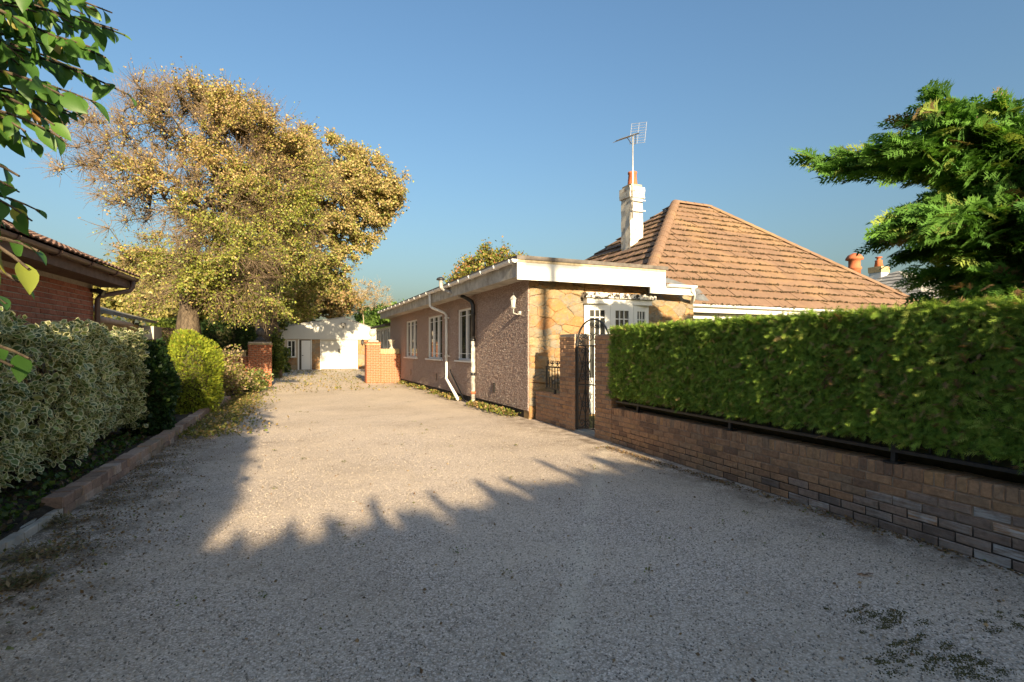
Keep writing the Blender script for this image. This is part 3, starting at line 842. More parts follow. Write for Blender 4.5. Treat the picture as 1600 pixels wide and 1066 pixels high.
# rear lean-to with white windows
m = MB(); m.box(4.85, 8.0, 26.3, 31.0, 0, 1.35); m.build('rear_wall', PEBBLE, bun)
MB().add([(4.55, 26.36, 2.62), (4.55, 31.2, 2.62), (8.0, 31.2, 3.3), (8.0, 26.36, 3.3), (4.55, 26.36, 2.74), (4.55, 31.2, 2.74), (8.0, 31.2, 3.42), (8.0, 26.36, 3.42)],
         [(0, 1, 2, 3), (7, 6, 5, 4), (0, 4, 5, 1), (2, 6, 7, 3), (1, 5, 6, 2), (3, 7, 4, 0)]).build('rear_roof', FELT, bun)
w = MB()
for y in (26.35, 27.4, 28.5, 29.6, 30.9): w.box(4.85, 4.93, y - .05, y + .05, 1.35, 2.62)
w.box(4.84, 4.94, 26.3, 31.0, 1.35, 1.43); w.box(4.84, 4.94, 26.3, 31.0, 2.5, 2.62)
w = w.build('window', UPVC, bun)
MB().box(4.88, 4.90, 26.3, 31.0, 1.43, 2.5).build('pane', GLASS, w)

# wall lantern on the pebbledash
LX, LY, LZ = BX - .17, 10.50, 2.40
LANM = mat_simple('lantern_grey_paint', (0.30, 0.29, 0.27), (0.44, 0.43, 0.40), 12, 0.5, 0.1)
lan = thing('wall_lantern', 'white carriage lantern on the pebbledash wall near the stone corner', 'wall lantern', (BX, LY, LZ))
m = MB(); m.tube([(BX - .005, LY, LZ - .12), (BX - .08, LY, LZ - .15), (LX, LY, LZ - .12), (LX, LY, LZ - .03)], .014, 6); m.lathe((BX - .005, LY, LZ - .16), [(.05, 0), (.05, .08)], 10); m.build('bracket', LANM, lan, True)
MB().lathe((LX, LY, LZ - .03), [(.03, 0), (.068, .03), (.068, .035), (.042, .035)], 6).build('lantern_base', LANM, lan)
MB().lathe((LX, LY, LZ + .006), [(.042, 0), (.062, .17)], 6).build('lantern_glass', mat_simple('frosted_lantern_glass', (0.42, 0.44, 0.42), (0.5, 0.52, 0.5), 9, 0.1, 0, spec=0.6), lan)
MB().lathe((LX, LY, LZ + .177), [(.08, 0), (.066, .03), (.025, .08), (.010, .09), (.016, .11), (.004, .15)], 6).build('lantern_cap', LANM, lan)

# aerial on the chimney
AX, AY = CX + .02, CYY - .09
aer = thing('tv_aerial', 'thin grid backed television aerial on a pole strapped to the white chimney', 'aerial', (AX, AY, 6.2))
MB().tube([(AX, AY, 5.75), (AX + .01, AY, 8.45)], .024, 8).build('pole', ALU, aer, True)
m = MB(); m.box(AX - .03, AX + .5, AY - .03, AY - .006, 6.02, 6.06); m.box(AX - .03, AX + .5, AY - .03, AY - .006, 6.36, 6.40); m.build('strap', ALU, aer)
hd = Vector((-.80, -.05, -.36)).normalized()
b0 = Vector((AX + .26, AY, 8.58)); b1 = b0 + hd * 1.02
MB().tube([b0, b1], .017, 6).build('boom', BLACK, aer)
m = MB(); m.tube([b0 + hd * .15, (AX + .1, AY, 8.20), (AX - .05, AY, 8.18), b0 + hd * .55], .012, 5); m.build('cradle', BLACK, aer)
crossd = Vector((.25, -1, .1)).normalized()
m = MB()
for k in range(13):
    p = b0 + hd * (.26 + k * .062)
    m.tube([p - crossd * .17, p + crossd * .17], .008, 4)
m.build('director', ALU, aer)
m = MB()
bx_ = b0 - hd * .03
ud = Vector((.12, 0, 1)).normalized(); wd = Vector((.75, -.65, 0)).normalized()
for k in range(9):
    q = bx_ + ud * (k - 4) * .085
    m.tube([q - wd * .30, q + wd * .20], .006, 4)
for k in (-.29, -.05, .19): m.tube([bx_ + wd * k - ud * .35, bx_ + wd * k + ud * .35], .007, 4)
m.build('reflector_grid', ALU, aer)

# ================================================================== RIGHT GARDEN WALL, GATE, HEDGE
W0, W1 = Vector((4.42, 0.2)), Vector((4.80, 7.08))
wd_ = (W1 - W0).normalized(); wn_ = Vector((wd_.y, -wd_.x))     # wn_ points to +X (behind)
def on_wall(y): k = (y - W0.y) / (W1.y - W0.y); return W0 + (W1 - W0) * k
gwall = thing('garden_wall', 'low rustic brown brick wall with soldier cap running below the long green hedge', 'wall', (4.6, 3.6, 0))
m = MB(); a, b = W0 + wn_ * .008, W1 + wn_ * .008
V = [(a.x, a.y, -.02), (b.x, b.y, -.02), (b.x + wn_.x * .2, b.y + wn_.y * .2, -.02), (a.x + wn_.x * .2, a.y + wn_.y * .2, -.02)]
V += [(x, y, .552) for x, y, _ in V]
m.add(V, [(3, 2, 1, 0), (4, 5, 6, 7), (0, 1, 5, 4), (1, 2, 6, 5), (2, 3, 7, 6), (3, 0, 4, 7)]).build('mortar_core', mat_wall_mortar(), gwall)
def pick_wall(p, z, i):
    if p.y < 3.9 - z * 3.0 + random.uniform(-.5, .5) and z < .36: return BR_WHITE
    return BR_WALL
# face must look to -X: run from far to near so that the back is +X
run_courses(gwall, (W1.x, W1.y), (on_wall(1.25).x, 1.25), [.035 + .075 * i for i in range(6)], .10, BR_WALL, pick=pick_wall)
d_ = -wd_; ang = math.atan2(d_.y, d_.x); tot = (W1 - on_wall(1.25)).length; x = 0
while x < tot:
    p = W1 + d_ * (x + .034) + wn_ * (.108 + random.uniform(-.003, .004))
    lay_brick(gwall, .066, .104, .216, BR_WALL, (p.x, p.y, .506 + random.uniform(-.002, .002)), ang)
    x += .0745
def pillar(name, label, y0, y1, xf, depth, h, grp):
    t = thing(name, label, 'pillar', (xf, (y0 + y1) / 2, 0), grp)
    MB().box(xf + .008, xf + depth - .008, y0 + .008, y1 - .008, -.02, h - .01).build('mortar_core', MORTAR, t)
    n = int(h / .075)
    zs = [.035 + .075 * i for i in range(n)]
    run_courses(t, (xf, y1), (xf, y0), zs, .10, BR_WALL)                     # faces -X
    for i, z in enumerate(zs):                                               # faces -Y
        off = 0 if i % 2 else .11
        x = xf + .103
        while x < xf + depth - .03:
            l = min(.215, xf + depth - x)
            if l > .03: lay_brick(t, round(l, 2), .065, .10, BR_WALL, (x + l / 2, y0 + .0505, z), 0)
            x += l + .01
    return t
pillar('gate_pillar', 'tall brown brick gate pillar between the iron gate and the hedge', 7.09, 7.58, 4.80, .32, 1.75, 'brick gate pillars')
pillar('gate_pillar', 'tall brown brick gate pillar between the iron gate and the low wall with a small railing', 8.30, 8.86, 4.83, .32, 1.78, 'brick gate pillars')
lw = thing('low_wall', 'short low brown brick wall carrying a small iron railing beside the stone front', 'wall', (4.85, 9.4, 0))
MB().box(4.868, 5.05, 8.87, 9.96, -.02, .56).build('mortar_core', MORTAR, lw)
run_courses(lw, (4.86, 9.97), (4.86, 8.87), [.035 + .075 * i for i in range(7)], .10, BR_WALL)
x = 9.93
while x > 8.9:
    lay_brick(lw, .066, .05, .2, BR_WALL, (4.96, x, .572), -math.pi / 2); x -= .075
# step below the gate
g = MB().box(4.84, 5.6, 7.585, 8.295, -.02, .035).build('doorstep', CONC); tag(g, 'worn concrete threshold slab under the iron gate', 'step')

def spiral(c, ax, az, r, turns, hand, start=0.0, n=26, rmin=.18):
    c = Vector(c); pts = []
    for i in range(n):
        k = i / (n - 1); a = start + hand * turns * 2 * math.pi * k; q = r * (1 - (1 - rmin) * k)
        pts.append(c + ax * math.cos(a) * q + az * math.sin(a) * q)
    return pts
gate = thing('garden_gate', 'tall narrow arched black wrought iron gate with scrolls between the brick pillars', 'gate', (5.0, 8.1, 0))
GXp = 5.0
gA, gB = Vector((4.87, 8.255, 0)), Vector((5.10, 7.575, 0))
gy = (gB - gA).normalized(); gzv = Vector((0, 0, 1)); GW = (gB - gA).length
def GP(u, z): return gA + gy * (u * GW) + Vector((0, 0, z))
zt = 1.60
m = MB()
m.tube([GP(0, .05), GP(0, zt)] + [GP(.5 - .5 * math.cos(math.pi * k / 14), zt + .42 * math.sin(math.pi * k / 14)) for k in range(1, 14)] + [GP(1, zt), GP(1, .05)], .016, 6)
for z in (.08, zt - .05, .86): m.bar(GP(0, z), GP(1, z), .022)
m.build('gate_frame', BLACK, gate)
MB().bar((gA.x - .005, gA.y + .026, .02), (gA.x - .005, gA.y + .026, 1.60), .036).build('hinge_post', BLACK, gate)
for u in (.25, .5, .75): MB().bar(GP(u, .08), GP(u, zt - .05), .017).build('upright_bar', BLACK, gate)
def scroll_pair(u, z, r, up=1):
    m = MB()
    for s in (-1, 1):
        c = GP(u, z) + gy * s * r * 1.02
        m.tube(spiral(c, gy * s, gzv * up, r, 1.35, 1, math.pi * .5), .0085, 5)
    m.build('scroll', BLACK, gate)
for u in (.125 + .125, .75):
    for z, r in ((.17, .07), (.50, .055), (.98, .055), (1.22, .05), (1.46, .055)): scroll_pair(u, z, r, 1 if z > .3 else -1)
    for (za, zb) in ((.22, .80), (.90, 1.5)):
        m = MB()
        for s in (-1, 1): m.bar(GP(u, zb), GP(u + s * .2, za), .012); m.bar(GP(u, za + .1), GP(u + s * .2, zb - .1), .010)
        m.build('brace', BLACK, gate)
scroll_pair(.5, 1.70, .075); scroll_pair(.5, 1.92, .05, -1); scroll_pair(.2, 1.72, .05); scroll_pair(.8, 1.72, .05)
for u in (.12, .88): scroll_pair(u, 1.62, .04)

pan = thing('iron_railing', 'small black iron railing panel with scrolled top on the low wall', 'railing', (4.94, 9.35, .6), 'black iron railings')
y0, y1 = 8.9, 9.62
m = MB()
for z in (.70, 1.13): m.bar((4.94, y0, z), (4.94, y1, z), .03)
m.bar((4.94, y1, .68), (4.94, y1, 1.15), .03); m.bar((4.94, y0 + .02, .68), (4.94, y0 + .02, 1.15), .03); m.bar((4.94, 9.25, .58), (4.94, 9.25, .7), .04); m.bar((4.94, y1, 1.02), (4.94, y1 + .25, 1.02), .022)
m.build('rail', BLACK, pan)
for k in range(1, 6): MB().bar((4.94, y0 + (y1 - y0) * k / 6, .70), (4.94, y0 + (y1 - y0) * k / 6, 1.13), .014).build('bar', BLACK, pan)
for k in (.2, .5, .8):
    m = MB(); yc = y0 + (y1 - y0) * k
    for s in (-1, 1): m.tube(spiral((4.94, yc + s * .065, 1.215), Vector((0, s, 0)), gzv, .06, 1.3, 1, -math.pi * .5), .008, 5)
    m.build('scroll', BLACK, pan)
rail = thing('iron_railing', 'long black iron railing on the low brick wall in front of the hedge', 'railing', (4.65, 4, .56), 'black iron railings')
def rp(y, z): p = on_wall(y) + wn_ * (.045 if z < .668 else .10); return (p.x, p.y, z)
m = MB(); m.bar(rp(.9, .665), rp(7.0, .665), .04, .028); m.bar(rp(.9, 1.28), rp(7.0, 1.28), .03, .02); m.build('rail', BLACK, rail)
for y in (1.3, 2.72, 4.55, 6.4):
    pst = MB().bar(rp(y, .56), rp(y, 1.3), .035).build('post', BLACK, rail)
    p = rp(y, .56); MB().box(p[0] - .05, p[0] + .05, p[1] - .06, p[1] + .06, .5605, .572).build('foot_plate', BLACK, pst)
y = 1.05
while y < 7.0:
    MB().bar(rp(y, .67), rp(y, 1.28), .014).build('bar', BLACK, rail); y += .13

# ---- conifer sprays
def rhomb(a, b, w, n=(0, 0, 1)):
    a, b = np.array(a, float), np.array(b, float); d = b - a; s = np.cross(d, n); s = s / np.linalg.norm(s) * w
    return [a + s, b, a - s]
def spray_template(nside=5, sub=0, w=.035, curl=.12):
    V, F = [], []
    def leafq(a, b, w):
        k = len(V); V.extend(rhomb(a, b, w)); F.append((k, k + 1, k + 2))
    zc = lambda y: -curl * y * y
    leafq((0, 0, 0), (0, 1, zc(1)), w * .9)
    for i in range(nside):
        y = .12 + .75 * i / nside
        for s in (-1, 1):
            L = (.52 * (1 - y * .75)) * (1 + .15 * ((i * 7 + s) % 3 - 1))
            a = (0, y, zc(y)); ang = R(42 + 6 * (i % 2))
            b = (s * L * math.sin(ang), y + L * math.cos(ang), zc(y + L * .7) - .05 * L)
            leafq(a, b, w)
            if sub:
                for q in range(1, sub + 1):
                    f = q / (sub + 1)
                    p = tuple(a[k] + (b[k] - a[k]) * f for k in range(3))
                    for s2 in (-1, 1):
                        l2 = L * .36 * (1.1 - f * .5)
                        a2 = ang * s + s2 * R(40)
                        leafq(p, (p[0] + l2 * math.sin(a2), p[1] + l2 * math.cos(a2), p[2] - .1 * l2), w * .8)
    return np.array(V), np.array(F)
SP_V, SP_F = spray_template(6, 0, .042)
HB_V, HB_F = spray_template(5, 0, .034)
FR_V, FR_F = spray_template(6, 1, .042, .22)



hedge = thing('hedge', 'long clipped dark green conifer hedge behind the railing on the right', 'hedge', (5.5, 4, 0))
HX0, HX1, HY0, HY1, HZ0, HZ1 = 4.74, 6.1, -0.6, 7.05, .80, 1.82
def hedge_face(y): return HX0 - .31 + (y / 7.0) * .31
m = MB()
ys = np.linspace(HY0 + .1, HY1 - .10, 24)
zs_ = np.linspace(.3, HZ1 - .07, 9)
V = [(hedge_face(y) + .13 + (.22 if z < .66 else 0), y, z) for y in ys for z in zs_] + [(HX1 - .1, y, z) for y in ys for z in zs_]
n1 = len(ys) * len(zs_); nz = len(zs_)
F = [(i * nz + j, i * nz + j + 1, (i + 1) * nz + j + 1, (i + 1) * nz + j) for i in range(len(ys) - 1) for j in range(nz - 1)]
F += [(n1 + i * nz + j, n1 + (i + 1) * nz + j, n1 + (i + 1) * nz + j + 1, n1 + i * nz + j + 1) for i in range(len(ys) - 1) for j in range(nz - 1)]
F += [(i * nz + nz - 1, n1 + i * nz + nz - 1, n1 + (i + 1) * nz + nz - 1, (i + 1) * nz + nz - 1) for i in range(len(ys) - 1)]
e = (len(ys) - 1) * nz
F += [(e + j, e + j + 1, n1 + e + j + 1, n1 + e + j) for j in range(nz - 1)] + [(j, n1 + j, n1 + j + 1, j + 1) for j in range(nz - 1)]
m.add(V, F).build('hedge_core', mat_simple('inner_shade_fill', (0.03, 0.035, 0.012), (0.09, 0.075, 0.035), 12, 1, 0.6), hedge)  # solid dark box added inside the hedge to block light
def hedge_pts(n, kind):
    if kind == 'face':
        y = RNG.uniform(HY0, HY1, n); z = RNG.uniform(HZ0 - .06, HZ1, n)
        dep = .015 * np.sin(y * 5 + z * 3) + .012 * np.sin(y * 11 - z * 7)
        P = np.stack([HX0 - .31 + y / 7.0 * .31 + RNG.uniform(.0, .12, n) + dep, y, z], 1); N = np.tile([-1, 0, .25], (n, 1))
    elif kind == 'top':
        y = RNG.uniform(HY0, HY1, n); x = RNG.uniform(0, 1, n) ** 1.5; x = HX0 - .31 + y / 7.0 * .31 + x * (HX1 - HX0)
        P = np.stack([x, y, HZ1 - RNG.uniform(0, .07, n) + .012 * np.sin(y * 6)], 1); N = np.tile([-.2, 0, 1], (n, 1))
    else:
        x = RNG.uniform(HX0, HX1, n); z = RNG.uniform(HZ0, HZ1, n)
        P = np.stack([x, HY1 - RNG.uniform(0, .08, n), z], 1); N = np.tile([0, 1, .3], (n, 1))
    return P, N.astype(float)
PP, NN = zip(hedge_pts(40000, 'face'), hedge_pts(9500, 'top'), hedge_pts(2200, 'end'))
P = np.concatenate(PP); N = np.concatenate(NN)
tang = np.cross(N, unit(len(P))); tang /= np.linalg.norm(tang, axis=1, keepdims=True)
D = N * RNG.uniform(.15, .8, (len(P), 1)) + tang + np.array([0, 0, .25])
NUP = N + unit(len(P)) * .45
c = mixcol(len(P), [(.20, .31, .045, 5), (.26, .37, .06, 4), (.13, .22, .035, 3), (.36, .42, .09, 1.4), (.40, .28, .13, .9)])
holes = np.sin(P[:, 1] * 7.3 + 1.7) * np.sin(P[:, 2] * 9.1 + P[:, 1] * 2) > .86
keep = ~(holes & (RNG.random(len(P)) < .8) & (P[:, 0] < HX0 - .02) & (P[:, 2] < 1.5))
P, D, c, NUP = P[keep], D[keep], c[keep], NUP[keep]
V, F, C, _ = scatter(HB_V, HB_F, P, frames(D, RNG.normal(0, .6, len(P)), NUP), RNG.uniform(.055, .115, len(P)), c)
link('foliage', np_mesh('foliage', V, F, C), hedge, (NEEDLE,))
# dead brown sprays near its right hand end
n = 420
y = RNG.uniform(1.2, 3.4, n); P = np.stack([HX0 - .31 + y / 7.0 * .31 + RNG.uniform(-.02, .08, n), y, RNG.normal(1.35, .32, n).clip(.7, 1.95)], 1)
c = mixcol(n, [(.19, .11, .05, 2), (.26, .17, .09, 1)])
V, F, C, _ = scatter(SP_V, SP_F, P, frames(np.array([-1, 0, .1]) + unit(n) * .8), RNG.uniform(.06, .11, n), c)
link('dead_foliage', np_mesh('dead_foliage', V, F, C), hedge, (NEEDLE,))

# overgrown cypress above the hedge
cyp = thing('cypress_tree', 'shaggy bright green cypress tree rising above the hedge at the right edge', 'tree', (8.75, 3.2, 0))
TX, TY = 8.75, 3.2
limbs = MB(); FP, FD, FS, FC = [], [], [], []
limbs.tube([(TX, TY, 0), (TX + .05, TY, 1.5), (TX + .02, TY + .05, 3.0), (TX - .15, TY, 3.9)], [.16, .13, .09, .03], 8)
rl = random.Random(21)
camleft = Vector((-CY, SY, 0))
def limb(z0, az, L, rise, droop, dens):
    base = Vector((TX, TY, z0)); hdir = Vector((math.cos(az), math.sin(az), 0))
    pts = []
    for k in range(9):
        s = k / 8
        pts.append(base + hdir * (L * s) + Vector((0, 0, rise * s - droop * s * s)) + Vector((rl.gauss(0, .03), rl.gauss(0, .03), rl.gauss(0, .03))) * s)
    limbs.tube(pts, [.024 * (1 - .85 * k / 8) for k in range(9)], 5, False)
    n = int(dens * L)
    for i in range(n):
        s = .22 + .78 * (i + rl.random()) / n
        k = min(int(s * 8), 7); p = pts[k].lerp(pts[k + 1], s * 8 - k); d = (pts[k + 1] - pts[k]).normalized()
        side = d.cross(Vector((0, 0, 1))) * rl.uniform(-1.1, 1.1) * (1 - .45 * s)
        FP.append(p + Vector((0, 0, rl.gauss(0, .05)))); FD.append(d + side + Vector((0, 0, rl.uniform(-.25, .35)))); FS.append(rl.uniform(.24, .50) * (1.1 - .3 * s))
for i in range(120):
    z0 = rl.uniform(1.7, 3.5); az = rl.uniform(0, 2 * math.pi)
    L = rl.uniform(.9, 1.6) * (1.1 if z0 < 3.2 else .8) * (1 if z0 > 2.3 else .8)
    limb(z0, az, L, rl.uniform(.35, .9) * (1 if z0 > 2.4 else .5), rl.uniform(.1, .5), 42)
azl = math.atan2(camleft.y, camleft.x) + .12
azc = math.atan2(-TY, -TX)
for i in range(72): limb(rl.uniform(1.2, 3.3), azc + rl.uniform(-1.3, 1.0), rl.uniform(.8, 1.5), rl.uniform(.3, .8), rl.uniform(.1, .5), 42)
for (z0, L, rise, droop) in ((3.30, 2.95, 1.05, .42), (3.30, 2.7, 1.0, .40), (3.6, 2.2, .9, .35), (3.4, 2.45, .75, .35), (2.72, 2.55, .75, .50), (2.75, 2.4, .8, .5), (2.5, 2.1, .8, .55), (2.65, 2.45, .6, .40), (3.75, 1.9, .8, .2), (3.5, 1.9, .7, .2), (2.9, 1.8, .6, .35), (3.6, 1.5, .7, .15)):
    for q in range(2): limb(z0 + rl.uniform(-.1, .1), azl + rl.uniform(-.28, .28), L * rl.uniform(.86, .98), rise, droop, 46)
for q in range(30): limb(rl.uniform(.9, 2.2), azl + math.pi * .45 + rl.uniform(-.6, .8), rl.uniform(.9, 1.6), rl.uniform(.2, .5), rl.uniform(.2, .6), 40)
for q in range(14): limb(rl.uniform(3.1, 3.6), rl.uniform(0, 6.28), rl.uniform(.6, 1.1), rl.uniform(.5, .8), .1, 46)
limbs.build('trunk', BARK, cyp)
P = np.array(FP); D = np.array(FD); sc = np.array(FS)
c = mixcol(len(P), [(.085, .19, .033, 5), (.11, .23, .04, 4), (.06, .145, .03, 3), (.21, .27, .06, 1.6), (.17, .125, .06, .35)])
V, F, C, _ = scatter(FR_V, FR_F, P, frames(D, RNG.normal(0, .8, len(P))), sc, c)
link('crown', np_mesh('crown', V, F, C), cyp, (NEEDLE,))

# ================================================================== LEFT BRICK HOUSE
NX, NYC = -2.95, 10.9
bh = thing('brick_house', 'red brick house with brown gutter and ribbed tiles behind the variegated hedge', 'house', (NX, 8, 0))
MB().box(-9, NX - .01, -1.0, NYC - .01, 0, 2.62).build('wall', MORTARP, bh)
run_courses(bh, (NX, 4.9), (NX, NYC), [1.72 + .075 * i for i in range(11)], .08, BR_RED)
GZ, GX_ = 2.66, NX + .38
MB().box(GX_ - .005, GX_ + .02, -1.0, NYC + .42, GZ - .09, GZ + .10).build('fascia', BROWNT, bh)
MB().box(NX - .05, GX_ - .006, -1.0, NYC + .42, GZ - .085, GZ - .06).build('soffit', BROWNT, bh)
gt = half_gutter((GX_ + .08, NYC + .46, GZ + .09), (GX_ + .08, -1.0, GZ + .09), .06).build('gutter', BROWNP, bh)
yy = NYC + .38
while yy > 2:
    MB().tube([(GX_ + .08 + .068 * math.cos(a), yy, GZ + .09 + .068 * math.sin(a)) for a in [math.pi * (1 + k / 8) for k in range(9)]], .016, 4).build('gutter_clip', BROWNP, gt); yy -= .95
MB().tube([(GX_ + .08, NYC + .30, GZ + .05), (GX_ + .08, NYC + .30, GZ - .08), (GX_ + .05, NYC + .27, GZ - .14), (NX + .09, NYC + .0, GZ - .27), (NX + .06, NYC - .03, GZ - .33), (NX + .06, NYC - .03, .1)], .040, 10).build('downpipe', BROWNP, bh, True)
# ribbed roof: eave to ridge
pit = R(24)
rw, nr = 2.6, 0
hroof = MB().add([(GX_ + .10, -1, GZ + .10), (GX_ + .10, NYC + .45, GZ + .10), (GX_ + .1 - rw, NYC + .45, GZ + .10 + rw * math.tan(pit)), (GX_ + .1 - rw, -1, GZ + .10 + rw * math.tan(pit)),
                  (GX_ + .1 - 2 * rw, NYC + .45, GZ + .1), (GX_ + .1 - 2 * rw, -1, GZ + .1)], [(0, 1, 2, 3), (3, 2, 4, 5), (1, 4, 2), (0, 3, 5)]).build('roof', BROWNT, bh)
HT = mat_brick('ribbed_roof_tile', [(0.0, (0.25, 0.135, 0.095)), (0.5, (0.30, 0.175, 0.125)), (1.0, (0.33, 0.205, 0.15))])
def ribtile():
    n = 9; V = []
    for y, lift in ((-.03, .03), (.36, .012)):
        for k in range(n):
            u = k / (n - 1); h = .022 * (abs(math.sin(u * 2 * math.pi)) ** .7)
            V.append((u * .30 - .15, y, lift + h))
    m_ = len(V)
    V += [(x, y, z - .018) for x, y, z in V]
    F = [(k, k + 1, n + k + 1, n + k) for k in range(n - 1)] + [(m_ + k + 1, m_ + k, m_ + n + k, m_ + n + k + 1) for k in range(n - 1)]
    F += [(k + 1, k, m_ + k, m_ + k + 1) for k in range(n - 1)]
    return MB().add(V, F)
RT = ribtile().mesh('roof_tile'); RT.materials.append(HT)
rotm = Matrix(((0, -math.cos(pit), -math.sin(pit) * -1), (1, 0, 0), (0, math.sin(pit), math.cos(pit)))).to_euler()
cnt = 0
for i in range(8):
    yy = NYC + .30
    while yy > 4.0:
        s = .33 * i
        p = (GX_ + .12 - s * math.cos(pit), yy, GZ + .112 + s * math.sin(pit))
        link('roof_tile', RT, hroof, (), p, rotm); yy -= .302
hd_ = thing('security_light', 'small dark floodlight under the brown eaves of the brick house', 'floodlight', (NX + .1, NYC - .12, 2.45))
m = MB(); m.box(NX + .0, NX + .08, NYC - .16, NYC - .08, 2.44, 2.50); m.build('bracket', BLACKP, hd_)
MB().obox((NX + .13, NYC - .14, 2.45), Vector((.9, 0, -.43)), Vector((0, 1, 0)), Vector((.43, 0, .9)), .05, .07, .045).build('lamp_head', BLACKP, hd_)

bh.rotation_euler = (0, 0, R(-4.2)); bh.location = (NX - .212, 8.008, 0)
# outbuilding, post and lattice behind it
ob = thing('outbuilding', 'low outbuilding with sloping grey felt roof beyond the brick house', 'outbuilding', (-4.2, 15, 0))
MB().box(-8, -3.55, 12.6, 17.2, 0, 2.12).build('wall', mat_simple('ochre_wall', (0.40, 0.27, 0.10), (0.50, 0.36, 0.16), 4, .9, .2), ob)
MB().add([(-3.30, 12.3, 2.20), (-3.30, 17.5, 2.20), (-6.2, 17.5, 3.05), (-6.2, 12.3, 3.05), (-3.30, 12.3, 2.27), (-3.30, 17.5, 2.27), (-6.2, 17.5, 3.12), (-6.2, 12.3, 3.12)],
         [(0, 1, 2, 3), (7, 6, 5, 4), (0, 4, 5, 1), (2, 6, 7, 3), (1, 5, 6, 2), (3, 7, 4, 0)]).build('roof', mat_simple('mineral_felt', (0.13, 0.125, 0.11), (0.24, 0.225, 0.19), 3, .95, .4), ob)
MB().tube([(-3.22, 12.3, 2.06), (-3.22, 14.4, 2.03)], .06, 10).build('gutter', mat_simple('pink_gutter', (0.46, 0.30, 0.22), (0.54, 0.38, 0.29), 5, .6, 0), ob, True)
MB().box(-3.55, -3.2, 16.6, 17.6, 1.75, 2.10).build('parapet', CONC, ob)
pp = at(208, 530, 14.0)
o = MB().box(pp.x - .10, pp.x + .10, pp.y - .1, pp.y + .1, 0, 1.98).build('concrete_post', CONC); tag(o, 'pale square concrete post left of the dark lattice panel', 'post')
a, b = at(214, 520, 14.2), at(283, 520, 17.2)
lf = thing('lattice_fence', 'dark brown diamond lattice panel above the hedge beside the outbuilding', 'fence', (a.x, a.y, 0))
d = Vector((b.x - a.x, b.y - a.y, 0)); L = d.length; d.normalize()
def lp(u, z): return Vector((a.x, a.y, 0)) + d * u + Vector((0, 0, z))
LZ0, LZ1 = 1.45, 2.12
m = MB(); m.bar(lp(0, LZ0), lp(L, LZ0), .04); m.bar(lp(0, LZ1), lp(L, LZ1), .04)
m.build('frame', BROWNT, lf)
for u in (0, L * .97): MB().bar(lp(u, 0), lp(u, LZ1 + .08), .08).build('post', CONC, lf)
m = MB(); hgt = LZ1 - LZ0; u = -hgt
while u < L:
    for s in (1, -1):
        ua, ub = (u, u + hgt) if s == 1 else (u + hgt, u)
        za, zb = LZ0, LZ1
        A, B = [ua, za], [ub, zb]
        def clip(P, Q):
            if P[0] < 0: k = (0 - P[0]) / (Q[0] - P[0]); P = [0, P[1] + (Q[1] - P[1]) * k]
            if P[0] > L: k = (L - P[0]) / (Q[0] - P[0]); P = [L, P[1] + (Q[1] - P[1]) * k]
            return P
        A2, B2 = clip(A, B), clip(B, A)
        if abs(A2[0] - B2[0]) > .02: m.bar(lp(*A2) + Vector((0, .006 * s, 0)), lp(*B2) + Vector((0, .006 * s, 0)), .008, .03)
    u += .13
m.build('lattice', BROWNT, lf, kind='stuff')
MB().add([lp(0, 0), lp(L, 0), lp(L, LZ0 - .03), lp(0, LZ0 - .03)] + [q + Vector((.1, .12, 0)) for q in (lp(0, 0), lp(L, 0), lp(L, LZ0 - .03), lp(0, LZ0 - .03))], [(0, 1, 2, 3), (7, 6, 5, 4), (3, 2, 6, 7), (0, 4, 5, 1), (1, 5, 6, 2), (3, 7, 4, 0)]).build('gravel_board', BROWNT, lf)

# ================================================================== BRICK EDGING on the left
edg = thing('brick_edging', 'low brick edging along the left of the gravel drive in front of the hedge', 'edging', (-1.75, 7, 0))
y = 3.3; i = 0
while y < 19.5:
    L = .215
    xa, xb = kerb_x(y), kerb_x(y + L); ang = math.atan2(L, xb - xa)
    if i < 300:
        lay_brick(edg, .21, .075, .10, BR_KERB if y > 5.9 else CONC, ((xa + xb) / 2 - .05 + random.uniform(-.006, .006), y + L / 2, .036 if y > 5.5 else .028), ang, tilt=random.uniform(-.02, .02))
    i += 1; y += .22
y = 5.9
while y < 16.5:
    xa, xb = kerb_x(y), kerb_x(y + .2); ang = math.atan2(.2, xb - xa)
    lay_brick(edg, .205, .098, .16, BR_KERB, ((xa + xb) / 2 - .085 + random.uniform(-.014, .014), y + .105, .125 + random.uniform(-.009, .009)), ang + random.uniform(-.03, .03), tilt=random.uniform(-.04, .04))
    y += .219

# ================================================================== leaf templates
def leaf_flat(w=.42, fold=.10):
    return np.array([(0, 0, 0), (w, .45, fold), (0, 1, -.05), (-w, .45, fold)]), np.array([(0, 1, 2), (0, 2, 3)])
LF_V, LF_F = leaf_flat()
def leaf_var():
    o = [(0, 0), (.30, .28), (.33, .62), (0, 1.0), (-.33, .62), (-.30, .28)]
    c = (0, .5)
    V = [(x, y, .15 * abs(x) - .12 * (y - .4) ** 2) for x, y in o]
    V += [(x * .70, .5 + (y - .5) * .78, .09 * abs(x) - .12 * (y - .4) ** 2 + .002) for x, y in o]
    F, mi = [], []
    for k in range(6):
        F.append((k, (k + 1) % 6, 6 + (k + 1) % 6, 6 + k)); mi.append(1)
    for q in ((6, 7, 11, 6), (7, 8, 10, 11), (8, 9, 10, 8)):
        F.append(q); mi.append(0)
    return np.array(V), F, mi
VL_V, _f, _m = leaf_var()
tri = []; tm = []
for q, mm in zip(_f, _m):
    if len(set(q)) == 3:
        u = []
        for k in q:
            if k not in u: u.append(k)
        tri.append(u); tm.append(mm)
    else: tri += [(q[0], q[1], q[2]), (q[0], q[2], q[3])]; tm += [mm, mm]
